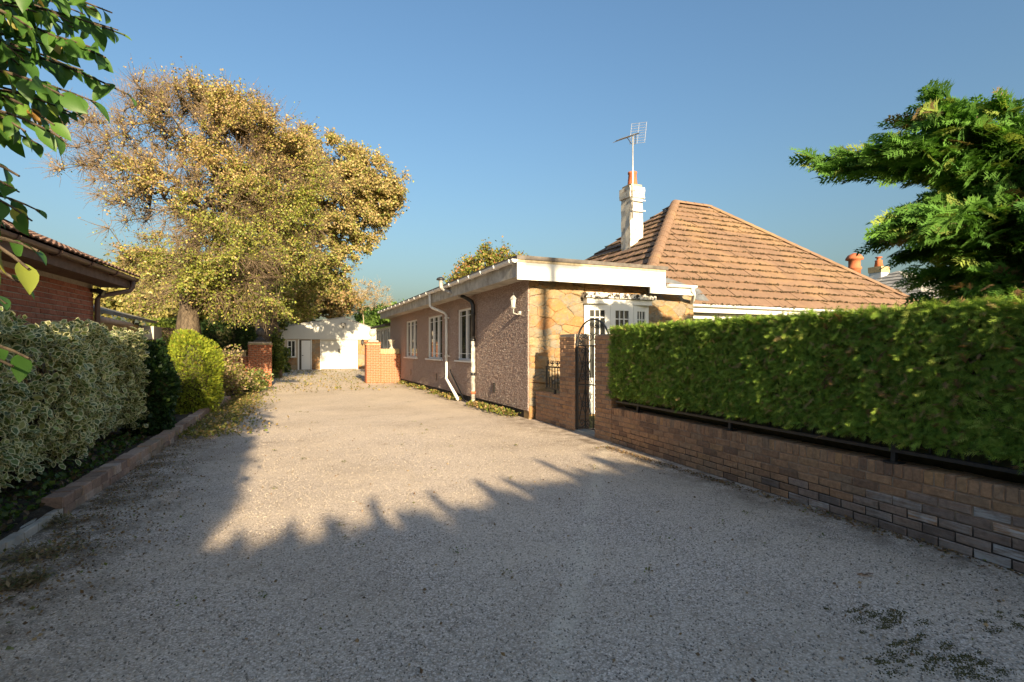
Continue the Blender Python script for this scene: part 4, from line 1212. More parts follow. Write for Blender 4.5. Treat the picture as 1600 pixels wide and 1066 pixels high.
VL_F, VL_M = np.array(tri), np.array(tm)

def seg_tubes(P0, P1, r0, r1, k=5):
    P0, P1 = np.asarray(P0, float), np.asarray(P1, float); r0, r1 = np.asarray(r0, float), np.asarray(r1, float)
    M = frames(P1 - P0 + 1e-9)
    a = np.arange(k) * 2 * np.pi / k
    ring = np.cos(a)[None, :, None] * M[:, None, :, 0] + np.sin(a)[None, :, None] * M[:, None, :, 2]
    A = P0[:, None, :] + ring * r0[:, None, None]; B = P1[:, None, :] + ring * r1[:, None, None]
    V = np.concatenate([A, B], 1)
    f = np.array([(i, (i + 1) % k, k + (i + 1) % k, k + i) for i in range(k)])
    F = f[None] + (np.arange(len(P0)) * 2 * k)[:, None, None]
    return V.reshape(-1, 3), F.reshape(-1, 4)

# ================================================================== variegated hedge on the left
vh = thing('hedge', 'rounded cream edged variegated hedge in front of the red brick house', 'hedge', (-2.45, 6.5, .1))
VX0, VX1, VY0, VY1, VZ1 = -2.90, -1.98, 2.2, 9.75, 1.66
rv = np.random.default_rng(5)
n = 5200
ft = rv.random(n)
P = np.zeros((n, 3)); N = np.zeros((n, 3))
y = rv.uniform(VY0, VY1, n); z = .30 + (VZ1 - .30) * rv.random(n) ** .9; x = rv.uniform(VX0, VX1, n)
bulge = .10 * np.sin(y * 1.9 + .7) + .06 * np.sin(y * 4.3 + z * 3)
f1 = ft < .60
P[f1] = np.stack([VX1 + bulge - .10 - .30 * np.clip(.75 - z, 0, 1) ** 1.2 - .5 * np.clip(z - 1.45, 0, 1) ** 1.3 - rv.uniform(0, .16, n), y, z], 1)[f1]; N[f1] = (1, -.2, .35)
f2 = (ft >= .60) & (ft < .84)
P[f2] = np.stack([x, y, VZ1 + .06 * np.sin(y * 3 + x * 4) + rv.normal(0, .04, n)], 1)[f2]; N[f2] = (.2, -.1, 1)
f3 = (ft >= .84)
P[f3] = np.stack([x, np.where(rv.random(n) < .5, VY1 - rv.uniform(0, .15, n), VY1 - rv.uniform(0, .5, n)), z], 1)[f3]; N[f3] = (.4, .8, .3)
low = (P[:, 2] < .5) & (rv.random(n) < np.where(P[:, 1] < 5.2, .7, .15))
P, N = P[~low], N[~low]; n = len(P)
axis = N + rv.normal(0, .45, (n, 3)); axis /= np.linalg.norm(axis, axis=1, keepdims=True)
LP, LD, LS = [], [], []
for k in range(5):
    a = rv.uniform(0, 2 * np.pi, n)
    M = frames(axis)
    rad = np.cos(a)[:, None] * M[:, :, 0] + np.sin(a)[:, None] * M[:, :, 2]
    LP.append(P + axis * rv.uniform(-.05, .03, (n, 1)) + rad * .008); LD.append(rad * 1.0 + axis * rv.uniform(.1, .9, (n, 1)) + np.array([0, 0, -.12])); LS.append(rv.uniform(.042, .098, n))
LP, LD, LS = np.concatenate(LP), np.concatenate(LD), np.concatenate(LS)
N5 = np.tile(N, (5, 1)); LM = frames(LD, rv.normal(0, .35, len(LP)), N5 * .8 + rv.normal(0, .62, (len(LP), 3)) + np.array([.1, -.25, .35]))
c = mixcol(len(LP), [(.15, .20, .055, 4), (.19, .24, .07, 3), (.10, .14, .04, 3), (.30, .31, .11, 1)], rv, .25)
V, F, C, MI = scatter(VL_V, VL_F, LP, LM, np.stack([LS * rv.uniform(.85, 1.15, len(LS)), LS, LS], 1), c, VL_M)
link('foliage', np_mesh('foliage', V, F, C, MI), vh, (VAR_GREEN, VAR_CREAM))
# stems inside
k = 420
p0 = np.stack([rv.uniform(-2.8, -2.45, k), rv.uniform(VY0 + .2, VY1 - .2, k), np.full(k, .08)], 1)
p1 = p0 + np.stack([rv.normal(.02, .10, k), rv.normal(0, .2, k), rv.uniform(.6, 1.35, k)], 1)
V, F = seg_tubes(p0, p1, np.full(k, .011), np.full(k, .004), 4)
p2 = p0 + (p1 - p0) * rv.uniform(.3, .9, (k, 1)); p3 = p2 + rv.normal(0, .12, (k, 3)) + np.array([.08, 0, .1])
V2, F2 = seg_tubes(p2, p3, np.full(k, .006), np.full(k, .003), 4)
link('stems', np_mesh('stems', np.concatenate([V, V2]), np.concatenate([F, F2 + len(V)])), vh, (BARK,))

# ================================================================== generic shrubs
def blob_points(n, c, r, rng, shell=.35, lump=.16, zmin=None, seed=0, power=2.0):
    d = unit(n, rng)
    ph = np.random.default_rng(seed).uniform(0, 6.28, 6)
    k = 1 + lump * (np.sin(d[:, 0] * 5 + ph[0]) * np.sin(d[:, 1] * 4 + ph[1]) + .6 * np.sin(d[:, 2] * 7 + ph[2] + d[:, 0] * 3))
    q = (1 - shell * rng.random(n) ** 1.6) * k
    P = np.array(c) + d * q[:, None] * np.array(r)
    if zmin is not None:
        ok = P[:, 2] > zmin; P, d = P[ok], d[ok]
    return P, d
def shrub(name, label, c, r, n, size, cols, cat='shrub', tpl=None, mat=None, seed=1, shell=.4, spread=.8, lump=.16, stem=True, group=None, up=.15, zmin=.08, core=None):
    rng = np.random.default_rng(seed)
    t = thing(name, label, cat, (c[0], c[1], 0), group)
    P, d = blob_points(n, c, r, rng, shell, lump, zmin, seed)
    D = d + unit(len(P), rng) * spread + np.array([0, 0, up])
    tv, tf = tpl or (LF_V, LF_F)
    s = rng.uniform(size[0], size[1], len(P))
    V, F, C, _ = scatter(tv, tf, P, frames(D, rng.normal(0, .8, len(P))), s, mixcol(len(P), cols, rng))
    link('foliage', np_mesh('foliage', V, F, C), t, (mat or LEAF,))
    if stem:
        k = 26
        p0 = np.tile([c[0], c[1], 0.02], (k, 1)) + rng.normal(0, .06, (k, 3)) * np.array([1, 1, 0])
        p1 = np.array(c) + unit(k, rng) * np.array(r) * .8
        V, F = seg_tubes(p0, p1, np.full(k, .018), np.full(k, .005), 5)
        link('stems', np_mesh('stems', V, F), t, (BARK,))
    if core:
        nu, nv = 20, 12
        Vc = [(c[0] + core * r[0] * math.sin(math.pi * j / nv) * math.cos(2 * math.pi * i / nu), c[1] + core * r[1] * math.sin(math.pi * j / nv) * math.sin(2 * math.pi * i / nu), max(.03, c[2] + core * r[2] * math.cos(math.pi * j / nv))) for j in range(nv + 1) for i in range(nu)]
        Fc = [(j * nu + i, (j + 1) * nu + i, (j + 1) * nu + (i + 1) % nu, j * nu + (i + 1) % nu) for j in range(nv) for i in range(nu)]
        link('inner_dark_core', np_mesh('inner_dark_core', Vc, Fc), t, (bpy.data.materials['inner_shade_fill'],))  # solid dark ellipsoid, its colour stands in for shade inside the bush
    return t
p = gnd(237, 690)
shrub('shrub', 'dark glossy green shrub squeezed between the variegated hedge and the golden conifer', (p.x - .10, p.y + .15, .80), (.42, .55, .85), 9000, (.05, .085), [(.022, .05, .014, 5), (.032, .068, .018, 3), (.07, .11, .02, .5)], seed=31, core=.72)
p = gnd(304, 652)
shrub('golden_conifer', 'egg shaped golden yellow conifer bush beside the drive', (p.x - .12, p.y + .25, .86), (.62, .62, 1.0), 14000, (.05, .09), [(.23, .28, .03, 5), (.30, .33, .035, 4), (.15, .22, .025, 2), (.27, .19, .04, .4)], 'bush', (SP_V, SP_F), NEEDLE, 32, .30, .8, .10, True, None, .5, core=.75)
p = gnd(352, 628)
shrub('shrub', 'sprawling half bare tan shrub with yellow leaves before the left brick pier', (p.x - .25, p.y + 1.0, .62), (.85, 1.3, .80), 5200, (.05, .09), [(.30, .22, .13, 4), (.26, .26, .05, 3), (.20, .15, .09, 3), (.12, .15, .03, 2)], seed=33, shell=.7, lump=.3, core=None)
p = gnd(395, 612)
shrub('shrub', 'small low weedy green clump at the foot of the left brick pier', (p.x - .1, p.y + .1, .28), (.6, .9, .42), 2600, (.06, .12), [(.10, .14, .03, 3), (.20, .20, .05, 2), (.26, .19, .09, 2)], seed=34, shell=.8, lump=.3)

# ================================================================== FAR BRICK PIERS with wing walls and finials
def soft_pier(x0, x1, y0, y1, h, parent, buff_rows=()):
    bx, bb = [], []
    n = int(h / .075)
    for i in range(n):
        z = .0375 + .075 * i; off = .1125 if i % 2 else 0
        dst = bb if i in buff_rows else bx
        ext = .02 if i >= n - 2 else 0
        x = x0 - off
        while x < x1:
            a, b = max(x, x0) , min(x + .215, x1)
            if b - a > .03:
                dst.append(((a + b) / 2, y0 + .05 - ext, z, b - a, .10, .065))
            x += .225
        y = y0 + .105
        while y < y1:
            b = min(y + .215, y1)
            if b - y > .03:
                for xx in (x0 + .0455 - ext, x1 - .0455 + ext): dst.append((xx, (y + b) / 2, z, .09, b - y, .065))
            y += .225
    MB().box(x0 + .01, x1 - .01, y0 + .01, y1 - .01, -.02, h - .012).build('mortar_core', MORTARP, parent)
    soft_bricks('brick', bx, BR_ORANGE, parent)
    if bb: soft_bricks('brick', bb, BR_BUFF, parent)
def finial(c, label, dark):
    t = thing('finial', label, 'finial', c, 'ball finials on the drive piers')
    mt = CONC if not dark else mat_simple('dark_finial_stone', (0.03, 0.03, 0.03), (0.12, 0.11, 0.10), 5, .8, .3)  # left finial gets a darker stone colour than the right one
    MB().box(c[0] - .22, c[0] + .22, c[1] - .22, c[1] + .22, c[2], c[2] + .055).build('base', mt, t)
    MB().lathe((c[0], c[1], c[2] + .055), [(.17, 0), (.16, .05), (.10, .09), (.06, .13), (.055, .17), (.085, .20)], 14).build('stem', mt, t, True)
    MB().lathe((c[0], c[1], c[2] + .235), [(.05, 0), (.10, .02), (.14, .08), (.155, .155), (.14, .23), (.10, .285), (.04, .31), (.01, .312)], 18).build('ball', mt, t, True)
PYR = 23.3
pr = thing('brick_pier', 'orange brick drive pier with buff band joined to a short wall against the bungalow', 'pier', (3.5, PYR, 0), 'brick piers at the drive')
soft_pier(3.24, 3.84, PYR, PYR + .6, 1.80, pr, (22,))
MB().box(3.86, BX + .01, PYR + .13, PYR + .33, -.02, 1.28).build('mortar_core', MORTARP, pr)
bx = []
for i in range(17):
    z = .0375 + .075 * i; x = 3.845 - (.1125 if i % 2 else 0)
    while x < BX - .01:
        a, b = max(x, 3.845), min(x + .215, BX - .005)
        if b - a > .03: bx.append(((a + b) / 2, PYR + .17, z, b - a, .1, .065))
        x += .225
soft_bricks('brick', bx, BR_ORANGE, pr)
x = 3.88
while x < BX - .04:
    lay_brick(pr, .066, .215, .24, BR_BUFF, (x, PYR + .22, 1.39), 0, 'coping_brick'); x += .0755
finial((3.54, PYR + .3, 1.80), 'pale stone ball finial on the right brick pier by the bungalow', False)
ur = Vector((3.97, PYR + 2.1, 0)); 
PYL = 22.9
pl = thing('brick_pier', 'shaded brick drive pier with buff band under the trees on the left', 'pier', (-.9, PYL, 0), 'brick piers at the drive')
soft_pier(-1.32, -.48, PYL, PYL + .6, 1.78, pl, (22,))
MB().box(-2.9, -1.33, PYL + .13, PYL + .33, -.02, 1.22).build('mortar_core', MORTARP, pl)
bx = []
for i in range(16):
    z = .0375 + .075 * i; x = -2.9 - (.1125 if i % 2 else 0)
    while x < -1.33:
        a, b = max(x, -2.9), min(x + .215, -1.335)
        if b - a > .03: bx.append(((a + b) / 2, PYL + .17, z, b - a, .1, .065))
        x += .225
soft_bricks('brick', bx, BR_ORANGE, pl)
x = -2.86
while x < -1.36:
    lay_brick(pl, .066, .215, .24, BR_BUFF, (x, PYL + .22, 1.33), 0, 'coping_brick'); x += .0755
finial((-.9, PYL + .3, 1.78), 'dark ball finial on the left brick pier under the trees', True)
un = thing('stone_urn', 'small pale stone urn on the short wall right of the ball finial', 'urn', (4.42, PYR + .6, 0))
MB().lathe((4.42, PYR + .55, 1.50), [(.12, 0), (.12, .04), (.05, .08), (.05, .16), (.10, .22), (.15, .36), (.19, .40), (.16, .40)], 14).build('bowl', CONC, un, True)
MB().box(4.28, 4.56, PYR + .41, PYR + .69, 0, 1.50).build('pedestal', CONC, un)

# ================================================================== GARAGE at the end of the drive
GY = 40.0
GARW = mat_white('garage_gable_white', (0.36, 0.33, 0.28), .3, (0.48, 0.47, 0.43))
gar = thing('garage', 'white gabled garage with stone piers at the far end of the drive', 'garage', (3, GY, 0))
gx0, gx1 = -2.4, 6.9
def gX(px_): u = (px_ - 800) / FPX; return GY * (u * CY + SY) / (-u * SY + CY)
dx0, dx1 = gX(501), gX(558)
sx0, sx1 = gX(467), gX(486)
wx0, wx1 = gX(449), gX(462)
pk = gX(536)
ZL = 2.17
m = MB()
gw = sheet_with_holes('y', GY, .2, gx0, gx1, 0, ZL, [(dx0, dx1, -.0, ZL - .02), (sx0, sx1, 0, ZL - .04), (wx0, wx1, .9, 2.1)], .1).build('front_wall', MORTARP, gar)
clad(gw, sx1 + .03, dx0 - .03, .02, ZL - .02, 16, GY, STONE, 41, 1.2)
clad(gw, dx1 + .03, gx1, .02, ZL - .02, 30, GY, STONE, 42, 1.2)
clad(gw, gx0, sx0 - .12, .02, .86, 14, GY, STONE, 43, 1.2)
zl, zr, zp = 2.55, 2.62, 3.75
m = MB(); V = [(gx0 - .1, GY - .12, ZL), (gx1 + .1, GY - .12, ZL), (gx1 + .1, GY - .12, zr), (pk, GY - .12, zp), (gx0 - .1, GY - .12, zl)]
V += [(x, GY + .1, z) for x, _, z in V]
m.add(V, [(0, 1, 2, 3, 4), (9, 8, 7, 6, 5)] + [(i, 5 + i, 5 + (i + 1) % 5, (i + 1) % 5) for i in range(5)]).build('gable', GARW, gar)
m = MB()
for k, x in enumerate(np.arange(gx0, gx1, 1.2)): pass
m = MB(); V = [(gx0 - .15, GY - .15, zl + .01), (pk, GY - .15, zp + .01), (gx1 + .15, GY - .15, zr + .01)]
V += [(x, GY + 7, z) for x, _, z in V] + [(x, y, z + .07) for x, y, z in V] + [(x, GY + 7, z + .07) for x, _, z in V]
m.add(V, [(0, 1, 4, 3), (1, 2, 5, 4), (6, 9, 10, 7), (7, 10, 11, 8), (0, 6, 7, 1), (1, 7, 8, 2), (0, 3, 9, 6), (2, 8, 11, 5), (3, 4, 10, 9), (4, 5, 11, 10)]).build('roof', GREYTILE, gar)
m = MB(); m.box(gx0, gx0 + .2, GY + .21, GY + 6.9, 0, zl); m.box(gx1 - .2, gx1, GY + .21, GY + 6.9, 0, zr); m.box(gx0 + .2, gx1 - .2, GY + 6.7, GY + 6.9, 0, 2.5); m.build('rear_walls', CONC, gar)
m = MB(); m.box(dx0 + .02, dx1 - .02, GY + .06, GY + .10, .03, ZL - .05)
gd = m.build('garage_door', mat_white('garage_white', (0.55, 0.52, 0.45), .25, (0.50, 0.48, 0.43)), gar)
for k in range(7):
    zz = .06 + k * .295; MB().box(dx0 + .05, dx1 - .05, GY + .045, GY + .0595, zz, zz + .27).build('door_panel', GARW, gd)
MB().box((dx0 + dx1) / 2 - .04, (dx0 + dx1) / 2 + .04, GY + .02, GY + .05, 1.22, 1.50).build('handle', BLACK, gd)
m = MB(); m.box(dx0 - .03, dx1 + .03, GY - .02, GY + .04, ZL - .045, ZL - .002); m.box(dx0 - .03, dx0 + .02, GY - .02, GY + .04, 0, ZL - .045); m.box(dx1 - .02, dx1 + .03, GY - .02, GY + .04, 0, ZL - .045); m.build('door_frame', WHITE, gar)
hinge = Vector((sx1 - .04, GY - .01, 0)); dd = Vector((-1, -.03, 0)).normalized(); Ld = ((sx1 - sx0) - .06) * .80
sdoor = MB().obox(hinge + dd * Ld / 2 + Vector((0, 0, 1.05)), dd, Vector((dd.y, -dd.x, 0)), Vector((0, 0, 1)), Ld / 2, .02, 1.03).build('side_door', WHITE, gar)
MB().obox(hinge + dd * (Ld - .08) + Vector((0, -.05, 1.02)), dd, Vector((dd.y, -dd.x, 0)), Vector((0, 0, 1)), .05, .03, .02).build('handle', BLACK, sdoor)
m = MB(); m.box(sx0 - .06, sx0 + .02, GY - .03, GY + .04, 0, ZL - .01); m.box(sx1 - .02, sx1 + .05, GY - .03, GY + .04, 0, ZL - .01); m.build('door_frame', WHITE, gar)
MB().box(sx0 + .02, sx1 - .02, GY + .15, GY + .19, 0, ZL - .05).build('doorway_shade_sheet', BLACKP, gar)  # black sheet in place of the shade behind the part-open door
f = MB(); f.box(wx0, wx1, GY + .02, GY + .08, .9, .97); f.box(wx0, wx1, GY + .02, GY + .08, 2.03, 2.1); f.box(wx0, wx0 + .06, GY + .02, GY + .08, .97, 2.03); f.box(wx1 - .06, wx1, GY + .02, GY + .08, .97, 2.03)
f.box((wx0 + wx1) / 2 - .03, (wx0 + wx1) / 2 + .03, GY + .02, GY + .08, .97, 2.03); f.box(wx0 + .06, (wx0 + wx1) / 2 - .03, GY + .02, GY + .08, 1.62, 1.67)
w = f.build('window', WHITE, gar)
MB().box(wx0 + .06, wx1 - .06, GY + .085, GY + .1, .97, 2.03).build('pane', GLASS, w)
gl = thing('floodlight', 'black floodlight high on the white garage gable', 'floodlight', (pk, GY - .12, 3.2))
MB().box(pk - .16, pk + .16, GY - .26, GY - .16, 3.14, 3.38).build('lamp_head', BLACKP, gl)
MB().box(pk - .05, pk + .05, GY - .161, GY - .122, 2.98, 3.2).build('bracket', BLACKP, gl)
gl = thing('wall_lantern', 'small dark lantern on the stone right of the garage door', 'wall lantern', (gX(566), GY - .06, 1.9))
MB().lathe((gX(566), GY - .18, 1.82), [(.04, 0), (.09, .05), (.10, .25), (.13, .26), (.02, .38)], 6).build('lantern_head', BLACKP, gl)
MB().tube([(gX(566), GY - .03, 1.78), (gX(566), GY - .18, 1.76), (gX(566), GY - .18, 1.83)], .018, 6).build('bracket', BLACKP, gl)

# ================================================================== NEIGHBOUR on the right beyond
nb = thing('neighbour_house', 'grey tiled house with white chimney beyond the tan roof on the right', 'house', tuple(at(1440, 545, 30))[:2] + (0,))
e0, ap = at(1340, 470, 29), at(1420, 418, 33)
c0 = at(1300, 500, 28)
X0, Y0 = 24.0, 13.5
nbx0, nbx1, nby0, nby1, nbz, nrz = 26.2, 40, 13.0, 23, 2.7, 5.75
MB().box(nbx0 + .4, nbx1 - .4, nby0 + .4, nby1 - .4, 0, nbz).build('wall', mat_white('cream_wall', (0.5, 0.47, 0.4), .4, (0.66, 0.63, 0.56)), nb)
rg0, rg1 = (nbx0 + 4.6, 18.0), (nbx1 - 4.6, 18.0)
nroof = MB().add([(nbx0, nby0, nbz), (nbx1, nby0, nbz), (nbx1, nby1, nbz), (nbx0, nby1, nbz), (*rg0, nrz), (*rg1, nrz)], [(0, 1, 5, 4), (1, 2, 5), (2, 3, 4, 5), (3, 0, 4), (3, 2, 1, 0)]).build('roof', GREYTILE, nb)
tl = []
slope_tiles((nbx0, nby0, nbz), (nbx1, nby0, nbz), (*rg0, nrz), (*rg1, nrz), 15, .6, tl, 8, .06)
slope_tiles((nbx0, nby1, nbz), (nbx0, nby0, nbz), (*rg0, nrz), (*rg0, nrz), 15, .6, tl, 9, .06)
m = MB()
for q in tl: m.add(q, TF)
m.build('roof_tile', GREYTILE, nroof, kind='stuff')
cb = at(1373, 440, 34)
ch = rough_box(cb.x - .38, cb.x + .38, cb.y - .38, cb.y + .38, 3.0, cb.z + .55, 4, .01).build('chimney', WHITE, nb)
rough_box(cb.x - .42, cb.x + .42, cb.y - .42, cb.y + .42, cb.z + .551, cb.z + .92, 1, .01).build('chimney_band', BR_BUFF, ch)
MB().lathe((cb.x, cb.y, cb.z + .92), [(.26, 0), (.2, .35), (.22, .4), (.22, .44), (.12, .45), (.12, .6), (.2, .61), (.2, .66)], 14).build('chimney_pot', TERRA, ch, True)

# ================================================================== TREES
def grow(base_nodes, base_r, targets, rng, seg=.45, wob=.10, leaf_r=.010, up=.12):
    nodes = [np.array(p, float) for p in base_nodes]; par = [-1] + list(range(len(base_nodes) - 1))
    first = max(1, len(base_nodes) // 2)
    order = np.argsort(np.linalg.norm(targets - nodes[-1], axis=1))
    tips = []
    arr = np.array(nodes)
    for t in targets[order]:
        arr = np.array(nodes)
        d = np.linalg.norm(arr - t, axis=1); d[:first] = 1e9
        pen = d + .35 * np.maximum(0, arr[:, 2] - t[2])
        k = int(np.argmin(pen)); L = d[k]
        n = max(1, int(round(L / seg))); p0 = arr[k]; last = k
        bend = rng.normal(0, wob * L, 3) + np.array([0, 0, up * L])
        for i in range(1, n + 1):
            s = i / n
            q = p0 + (t - p0) * s + bend * (s * (1 - s)) * 1.6 + rng.normal(0, .03, 3) * (s < 1)
            nodes.append(q); par.append(last); last = len(nodes) - 1
        tips.append(last)
    nodes = np.array(nodes); par = np.array(par)
    r = np.zeros(len(nodes)); pw = 2.3
    acc = np.zeros(len(nodes))
    for i in range(len(nodes) - 1, -1, -1):
        r[i] = max(acc[i], leaf_r ** pw) ** (1 / pw)
        if par[i] >= 0: acc[par[i]] += r[i] ** pw
    nb_ = len(base_nodes)
    r[:nb_] = base_r
    r = np.minimum(r, base_r[-1] * .9 if False else np.where(np.arange(len(r)) < nb_, r, base_r[-1] * .8))
    return nodes, par, r, np.array(tips)
def wood_mesh(nodes, par, r, skip, k1=7, k2=4):
    idx = np.arange(len(nodes)); ok = (par >= 0) & (idx >= skip)
    i = idx[ok]; p = par[ok]
    big = r[i] > .03
    VV, FF, off = [], [], 0
    for sel, k in ((big, k1), (~big, k2)):
        if not sel.any(): continue
        rp_ = np.minimum(r[p[sel]], r[i[sel]] * 1.5)
        V, F = seg_tubes(nodes[p[sel]], nodes[i[sel]], rp_, r[i[sel]], k)
        VV.append(V); FF.append(F + off); off += len(V)
    return np.concatenate(VV), np.concatenate(FF)
def gnarled(pts, rad, n=14, amp=.12, seed=0, sub=5):
    r = random.Random(seed); P = []
    for (a, ra), (b, rb) in zip(list(zip(pts, rad)), list(zip(pts, rad))[1:]):
        for k in range(sub): P.append((Vector(a).lerp(Vector(b), k / sub), ra + (rb - ra) * k / sub))
    P.append((Vector(pts[-1]), rad[-1]))
    ph = [r.uniform(0, 6.28) for _ in range(5)]
    m = MB(); V = []
    for i, (p, q) in enumerate(P):
        for k in range(n):
            a = 2 * math.pi * k / n
            f = 1 + amp * (math.sin(3 * a + ph[0] + i * .35) + .7 * math.sin(5 * a + ph[1] - i * .5)) + r.uniform(-.05, .05)
            V.append((p.x + math.cos(a) * q * f, p.y + math.sin(a) * q * f, p.z))
    F = [(i * n + k, i * n + (k + 1) % n, (i + 1) * n + (k + 1) % n, (i + 1) * n + k) for i in range(len(P) - 1) for k in range(n)]
    F += [tuple((len(P) - 1) * n + k for k in range(n))]
    return m.add(V, F)
def lobes_to_points(lobes, rng, per):
    out, lob = [], []
    for j, (px_, py_, t, rx, rz, w) in enumerate(lobes):
        c = np.array(at(px_, py_, t)); n = int(per * w * rx * rx * rz)
        d = unit(n, rng) * (rng.random((n, 1)) ** .45)
        out.append(c + d * np.array([rx, rx * .9, rz])); lob += [j] * n
    return np.concatenate(out), np.array(lob)
def big_tree(name, label, trunk_pts, trunk_r, lobes, per, leaves, twigs, size, palette, seed, bark=BARK, twigL=(.25, .55), tw_r=.006):
    rng = np.random.default_rng(seed)
    t = thing(name, label, 'tree', tuple(trunk_pts[0]))
    gnarled(trunk_pts, trunk_r, 16, .09, seed).build('trunk', bark, t, True)
    tg, lob = lobes_to_points(lobes, rng, per)
    nodes, par, r, tips = grow(trunk_pts, trunk_r, tg, rng)
    V, F = wood_mesh(nodes, par, r, len(trunk_pts))
    link('limbs', np_mesh('limbs', V, F, smooth=True), t, (bark,))
    # twigs at random thin nodes
    thin = np.where((r < .035) & (np.arange(len(r)) >= len(trunk_pts)))[0]
    tn = rng.choice(thin, twigs)
    p0 = nodes[tn]; out = nodes[tn] - np.array(trunk_pts[-1]); out /= np.linalg.norm(out, axis=1, keepdims=True)
    d = unit(twigs, rng) + out * .8 + np.array([0, 0, .1]); d /= np.linalg.norm(d, axis=1, keepdims=True)
    L = rng.uniform(*twigL, twigs)
    mid = p0 + d * L[:, None] * .5 + rng.normal(0, .03, (twigs, 3)); p1 = p0 + d * L[:, None] + rng.normal(0, .05, (twigs, 3))
    Va, Fa = seg_tubes(p0, mid, np.full(twigs, tw_r), np.full(twigs, tw_r * .75), 3); Vb, Fb = seg_tubes(mid, p1, np.full(twigs, tw_r * .75), np.full(twigs, tw_r * .4), 3)
    link('twigs', np_mesh('twigs', np.concatenate([Va, Vb]), np.concatenate([Fa, Fb + len(Va)])), t, (TWIG,))
    # leaves hang on the twigs
    dens = palette('density', p1) if callable(palette) else None
    q = p1 * (2.6 if size[1] < .1 else 1.9)
    nz_ = np.sin(q[:, 0] + 1.3 * np.sin(q[:, 2])) + np.sin(q[:, 1] * 1.1 + 1.7) + np.sin(q[:, 2] * 1.2 + q[:, 0] * .6 + .5)
    dens = dens * (np.clip(.55 + .45 * nz_, .02, 2.0) ** 1.5 if size[1] < .1 else np.clip(.85 + .3 * nz_, .1, 2.0))
    pr = dens / dens.sum()
    k = rng.choice(twigs, leaves, p=pr)
    s = rng.random(leaves)[:, None]
    P = p0[k] * (1 - s) + p1[k] * s + rng.normal(0, .05, (leaves, 3))
    D = unit(leaves, rng) + np.array([0, 0, -.25]) + d[k] * .4
    C = palette('color', P, rng)
    V, F, C, _ = scatter(LF_V, LF_F, P, frames(D, rng.uniform(-3, 3, leaves)), rng.uniform(*size, leaves), C)
    link('crown', np_mesh('crown', V, F, C), t, (LEAF,))
    return t
def blend(cols, w, rng, n, var=.13):
    cols = np.array(cols); cols = cols * .84 + cols.mean(0) * .12; w = w / w.sum(1, keepdims=True); cum = np.cumsum(w, 1)
    k = (rng.random((n, 1)) > cum).sum(1).clip(0, len(cols) - 1)
    return np.clip(cols[k] * (1 + rng.normal(0, var, (n, 1))), .005, .9)
C1 = [(.33, .22, .12), (.45, .32, .13), (.30, .28, .065), (.25, .285, .045), (.13, .18, .035)]
camleft_np = np.array([-CY, SY, 0])
def pal1(what, P, rng=None):
    side = (P - np.array(at(330, 300, 16.5))) @ camleft_np          # + is toward the bare side
    h = P[:, 2]
    if what == 'density': return np.clip(.9 - .36 * side, .06, 1.2) * np.where(h < 5.0, 1.25, 1.0)
    g = np.clip((6.6 - .55 * side - h) / 2.2, 0, 1) * np.clip(1 - .22 * side, .1, 1)
    w = np.stack([1.3 - .95 * g, 1.1 - .75 * g, .8 + 0 * g, .25 + 1.7 * g, .15 + .9 * g], 1)
    return blend(C1, w, rng, len(P))
T1 = [tuple(gnd(297, 628)), tuple(at(295, 520, 14.6)), tuple(at(294, 480, 14.8)), tuple(at(291, 430, 15.0)), tuple(at(303, 385, 15.3)), tuple(at(318, 335, 15.8))]
T1[0] = (T1[1][0], T1[1][1], 0.0)
L1 = [(185, 225, 16.0, 1.75, 1.05, .75), (240, 165, 16.2, 1.2, .7, .7), (300, 185, 16.5, 1.8, 1.1, 1), (400, 215, 17.0, 1.7, 1.2, 1), (250, 300, 16.0, 1.7, 1.1, .9), (345, 310, 16.3, 1.8, 1.3, 1),
      (195, 375, 15.6, .9, .4, .7), (255, 400, 15.4, 1.0, .8, 1), (335, 415, 15.6, 1.3, 1.1, 1.2), (430, 380, 17.0, 1.5, 1.3, 1), (285, 130, 16.5, .45, .45, 1.2), (110, 262, 15.8, .8, .55, .6), (255, 455, 15.0, .8, .4, 1.2), (330, 460, 15.0, .9, .45, 1.3), (385, 470, 15.4, 1.0, .5, 1.3), (290, 430, 14.3, .5, .5, 1.2), (360, 400, 15, 1.3, 1, 1.2), (455, 290, 17.2, 1.3, 1.3, 1), (300, 400, 14.3, .6, .7, 1.8), (305, 350, 14.6, .6, .6, 1.5), (292, 450, 14.2, .5, .4, 1.5)]
big_tree('tree', 'large half bare autumn tree with brown leaves and gnarled trunk behind the golden conifer', T1, [.42, .30, .23, .18, .16, .12], L1, 24, 125000, 15500, (.045, .080), pal1, 101, twigL=(.3, .75), tw_r=.0075)
C2 = [(.38, .265, .13), (.45, .345, .15), (.32, .30, .085), (.24, .27, .05), (.11, .15, .03)]
def pal2(what, P, rng=None):
    if what == 'density': return np.ones(len(P))
    h = P[:, 2]; side = (P - np.array(at(520, 320, 22))) @ camleft_np
    g = np.clip((8.6 - h) / 3.5, 0, 1) * np.clip(.5 + .2 * side, .15, 1)
    w = np.stack([1.3 - .95 * g, 1.3 - .85 * g, 1.0 + .1 * g, .35 + 1.2 * g, .35 + .6 * g], 1)
    return blend(C2, w, rng, len(P))
TT = 27.0
T2 = [tuple(at(417, 560, TT)), tuple(at(417, 530, TT)), tuple(at(416, 495, TT)), tuple(at(420, 460, TT)), tuple(at(440, 410, TT - .3)), tuple(at(465, 360, TT - .5))]
T2[0] = (T2[1][0], T2[1][1], 0.0)
